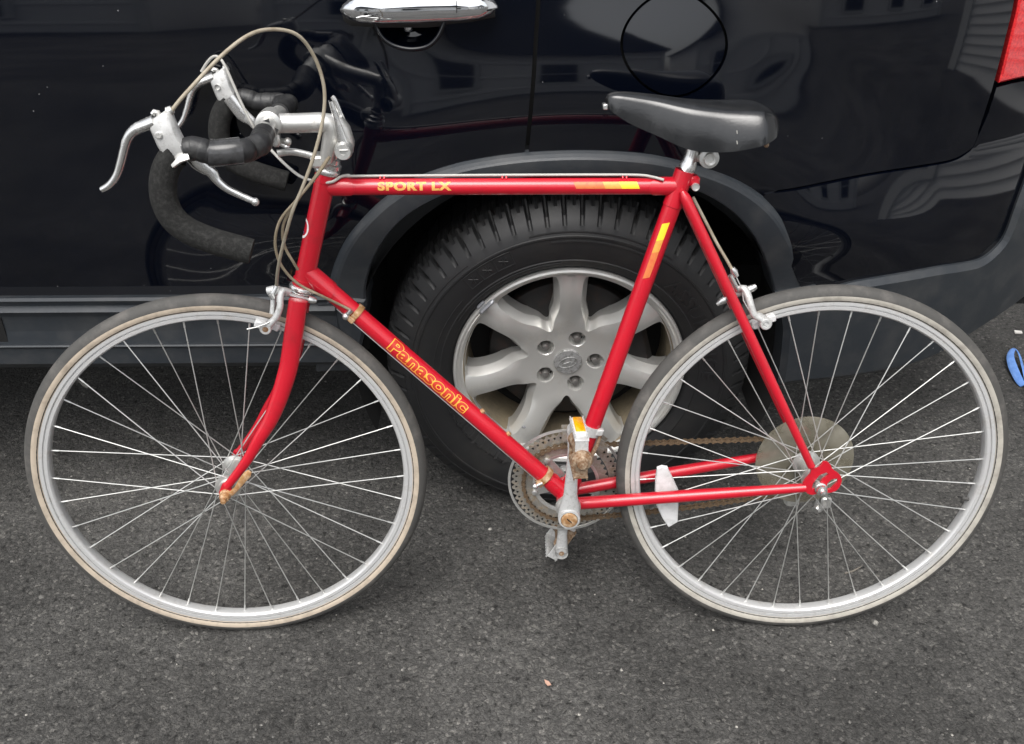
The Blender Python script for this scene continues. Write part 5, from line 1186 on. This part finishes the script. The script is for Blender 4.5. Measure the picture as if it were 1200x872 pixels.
q = MB(); q.prism(a_, V(0, 0, 1), .007, .002); tag(obj('cloth_scrap', q, 'blue_cloth'), 'flat light blue cloth scrap on the asphalt behind the car bumper', 'cloth')
q = MB(); q.prism([ground(1188, 388), ground(1197, 389), ground(1198, 391.5), ground(1189, 391)], V(0, 0, 1), .004, .001); tag(obj('paper_scrap', q, 'paper_white'), 'small white paper scrap lying between the two blue cloths', 'paper')
q = MB(); P_ = [ground(638, 797, .003), ground(643, 799, .006), ground(646, 803, .004), ground(642, 804, .002), ground(639, 801, .001)]; q.prism(P_, V(0, 0, 1), .002); tag(obj('dry_leaf', q, 'leaf_brown'), 'tiny pinkish brown dry leaf on the asphalt in the foreground', 'leaf')
q = MB(); q.tube([ground(990, 672, .003), ground(1000, 669, .004), ground(1009, 664, .004)], [.0012, .0018, .001], 6); tag(obj('twig', q, 'twig_grey'), 'thin grey twig seen through the spokes of the rear bicycle wheel', 'twig')
# loose grit
gr = MB()
for i in range(1800):
    x, y = rng.uniform(-1.3, 1.5), rng.uniform(.35, 2.2)
    r_ = float(np.exp(rng.normal(-6.35, .45))) if i < 1650 else float(rng.uniform(.0022, .0042)); c = V(x, y, r_*.35); a0_ = rng.uniform(0, 6.28); vs_ = []
    for t in range(5): vs_.append(c+V(math.cos(a0_+t*1.257)*r_*rng.uniform(.7, 1.2), math.sin(a0_+t*1.257)*r_*rng.uniform(.7, 1.2), -r_*.3))
    vs_.append(c+V(rng.uniform(-.3, .3)*r_, rng.uniform(-.3, .3)*r_, r_*.6)); gr.add(vs_, [(t, (t+1) % 5, 5) for t in range(5)])
go = obj('loose_grit', gr, 'grit_stone', None, 20); go['kind'] = 'stuff'; go['label'] = 'loose pale grit and chips scattered on the asphalt'

# ================================================================== the street behind the photographer (seen in the paint)
def house(loc, along_, depth_dir, width, height, m_wall, label, boards=True):
    """clapboard house front: boards, windows with frames, gabled roof"""
    t = thing('house', loc, label, 'house'); A_ = Vector(loc); al = Vector(along_).normalized(); dd = Vector(depth_dir).normalized(); up = V(0, 0, 1)
    q = MB(); q.box(A_+al*width/2+dd*3+up*height/2, (al, dd, up), (width/2, 2.95, height/2)); obj('wall', q, m_wall, t)
    q = MB(); nb = int(height/(.125 if boards else .9))
    for i in range(nb): z = (i+.5)*height/nb; q.add([A_+al*0+up*(z-.066)-dd*.03, A_+al*width+up*(z-.066)-dd*.03, A_+al*width+up*(z+.062)-dd*.004, A_+up*(z+.062)-dd*.004, A_+al*0+up*(z-.066)-dd*.0, A_+al*width+up*(z-.066)], [(0, 1, 2, 3), (0, 4, 5, 1)])
    o = obj('clapboards', q, m_wall, t); o['kind'] = 'stuff'
    for i in range(int(width//2.6)):
        for z in (1.5, 4.2):
            if z+.8 > height: continue
            c = A_+al*(1.4+2.6*i)+up*z; q = MB()
            for s_ in (1, -1): q.box(c+al*.52*s_-dd*.05, (al, dd, up), (.06, .05, .8)); q.box(c+up*.78*s_-dd*.05, (al, dd, up), (.46, .05, .06))
            q.box(c-dd*.045, (al, dd, up), (.46, .03, .025)); wf = obj('window', q, 'trim_paint', t)
            q = MB(); q.box(c-dd*.02, (al, dd, up), (.47, .02, .72)); obj('pane', q, 'window_glass', wf)
    q = MB(); q.prism([A_-al*.3+up*height-dd*.35, A_+al*(width+.3)+up*height-dd*.35, A_+al*width/2+up*(height+width*.28)-dd*.35], dd, 6.6); obj('roof', q, 'roof_shingle', t)
    q = MB()
    for x in (0.06, width-.06): q.box(A_+al*x+up*height/2-dd*.04, (al, dd, up), (.09, .035, height/2))
    obj('corner_board', q, 'trim_paint', t); return t
house((-14, -10.5, 0), (1, 0, 0), (0, -1, 0), 9, 2.9, 'siding_paint', 'grey clapboard house across the street, leftmost of three', False)
house((-3.5, -11, 0), (1, 0, 0), (0, -1, 0), 6.4, 2.8, 'siding_paint', 'grey clapboard house across the street, middle one of three', False)
house((4.6, -11, 0), (1, 0, 0), (0, -1, 0), 8, 3.0, 'siding_paint', 'white clapboard house across the street with the longest front', False)
house((3.7, 6.5, 0), (0, -1, 0), (1, 0, 0), 7.3, 5.6, 'siding_paint', 'pale clapboard house side beyond the back of the black car')
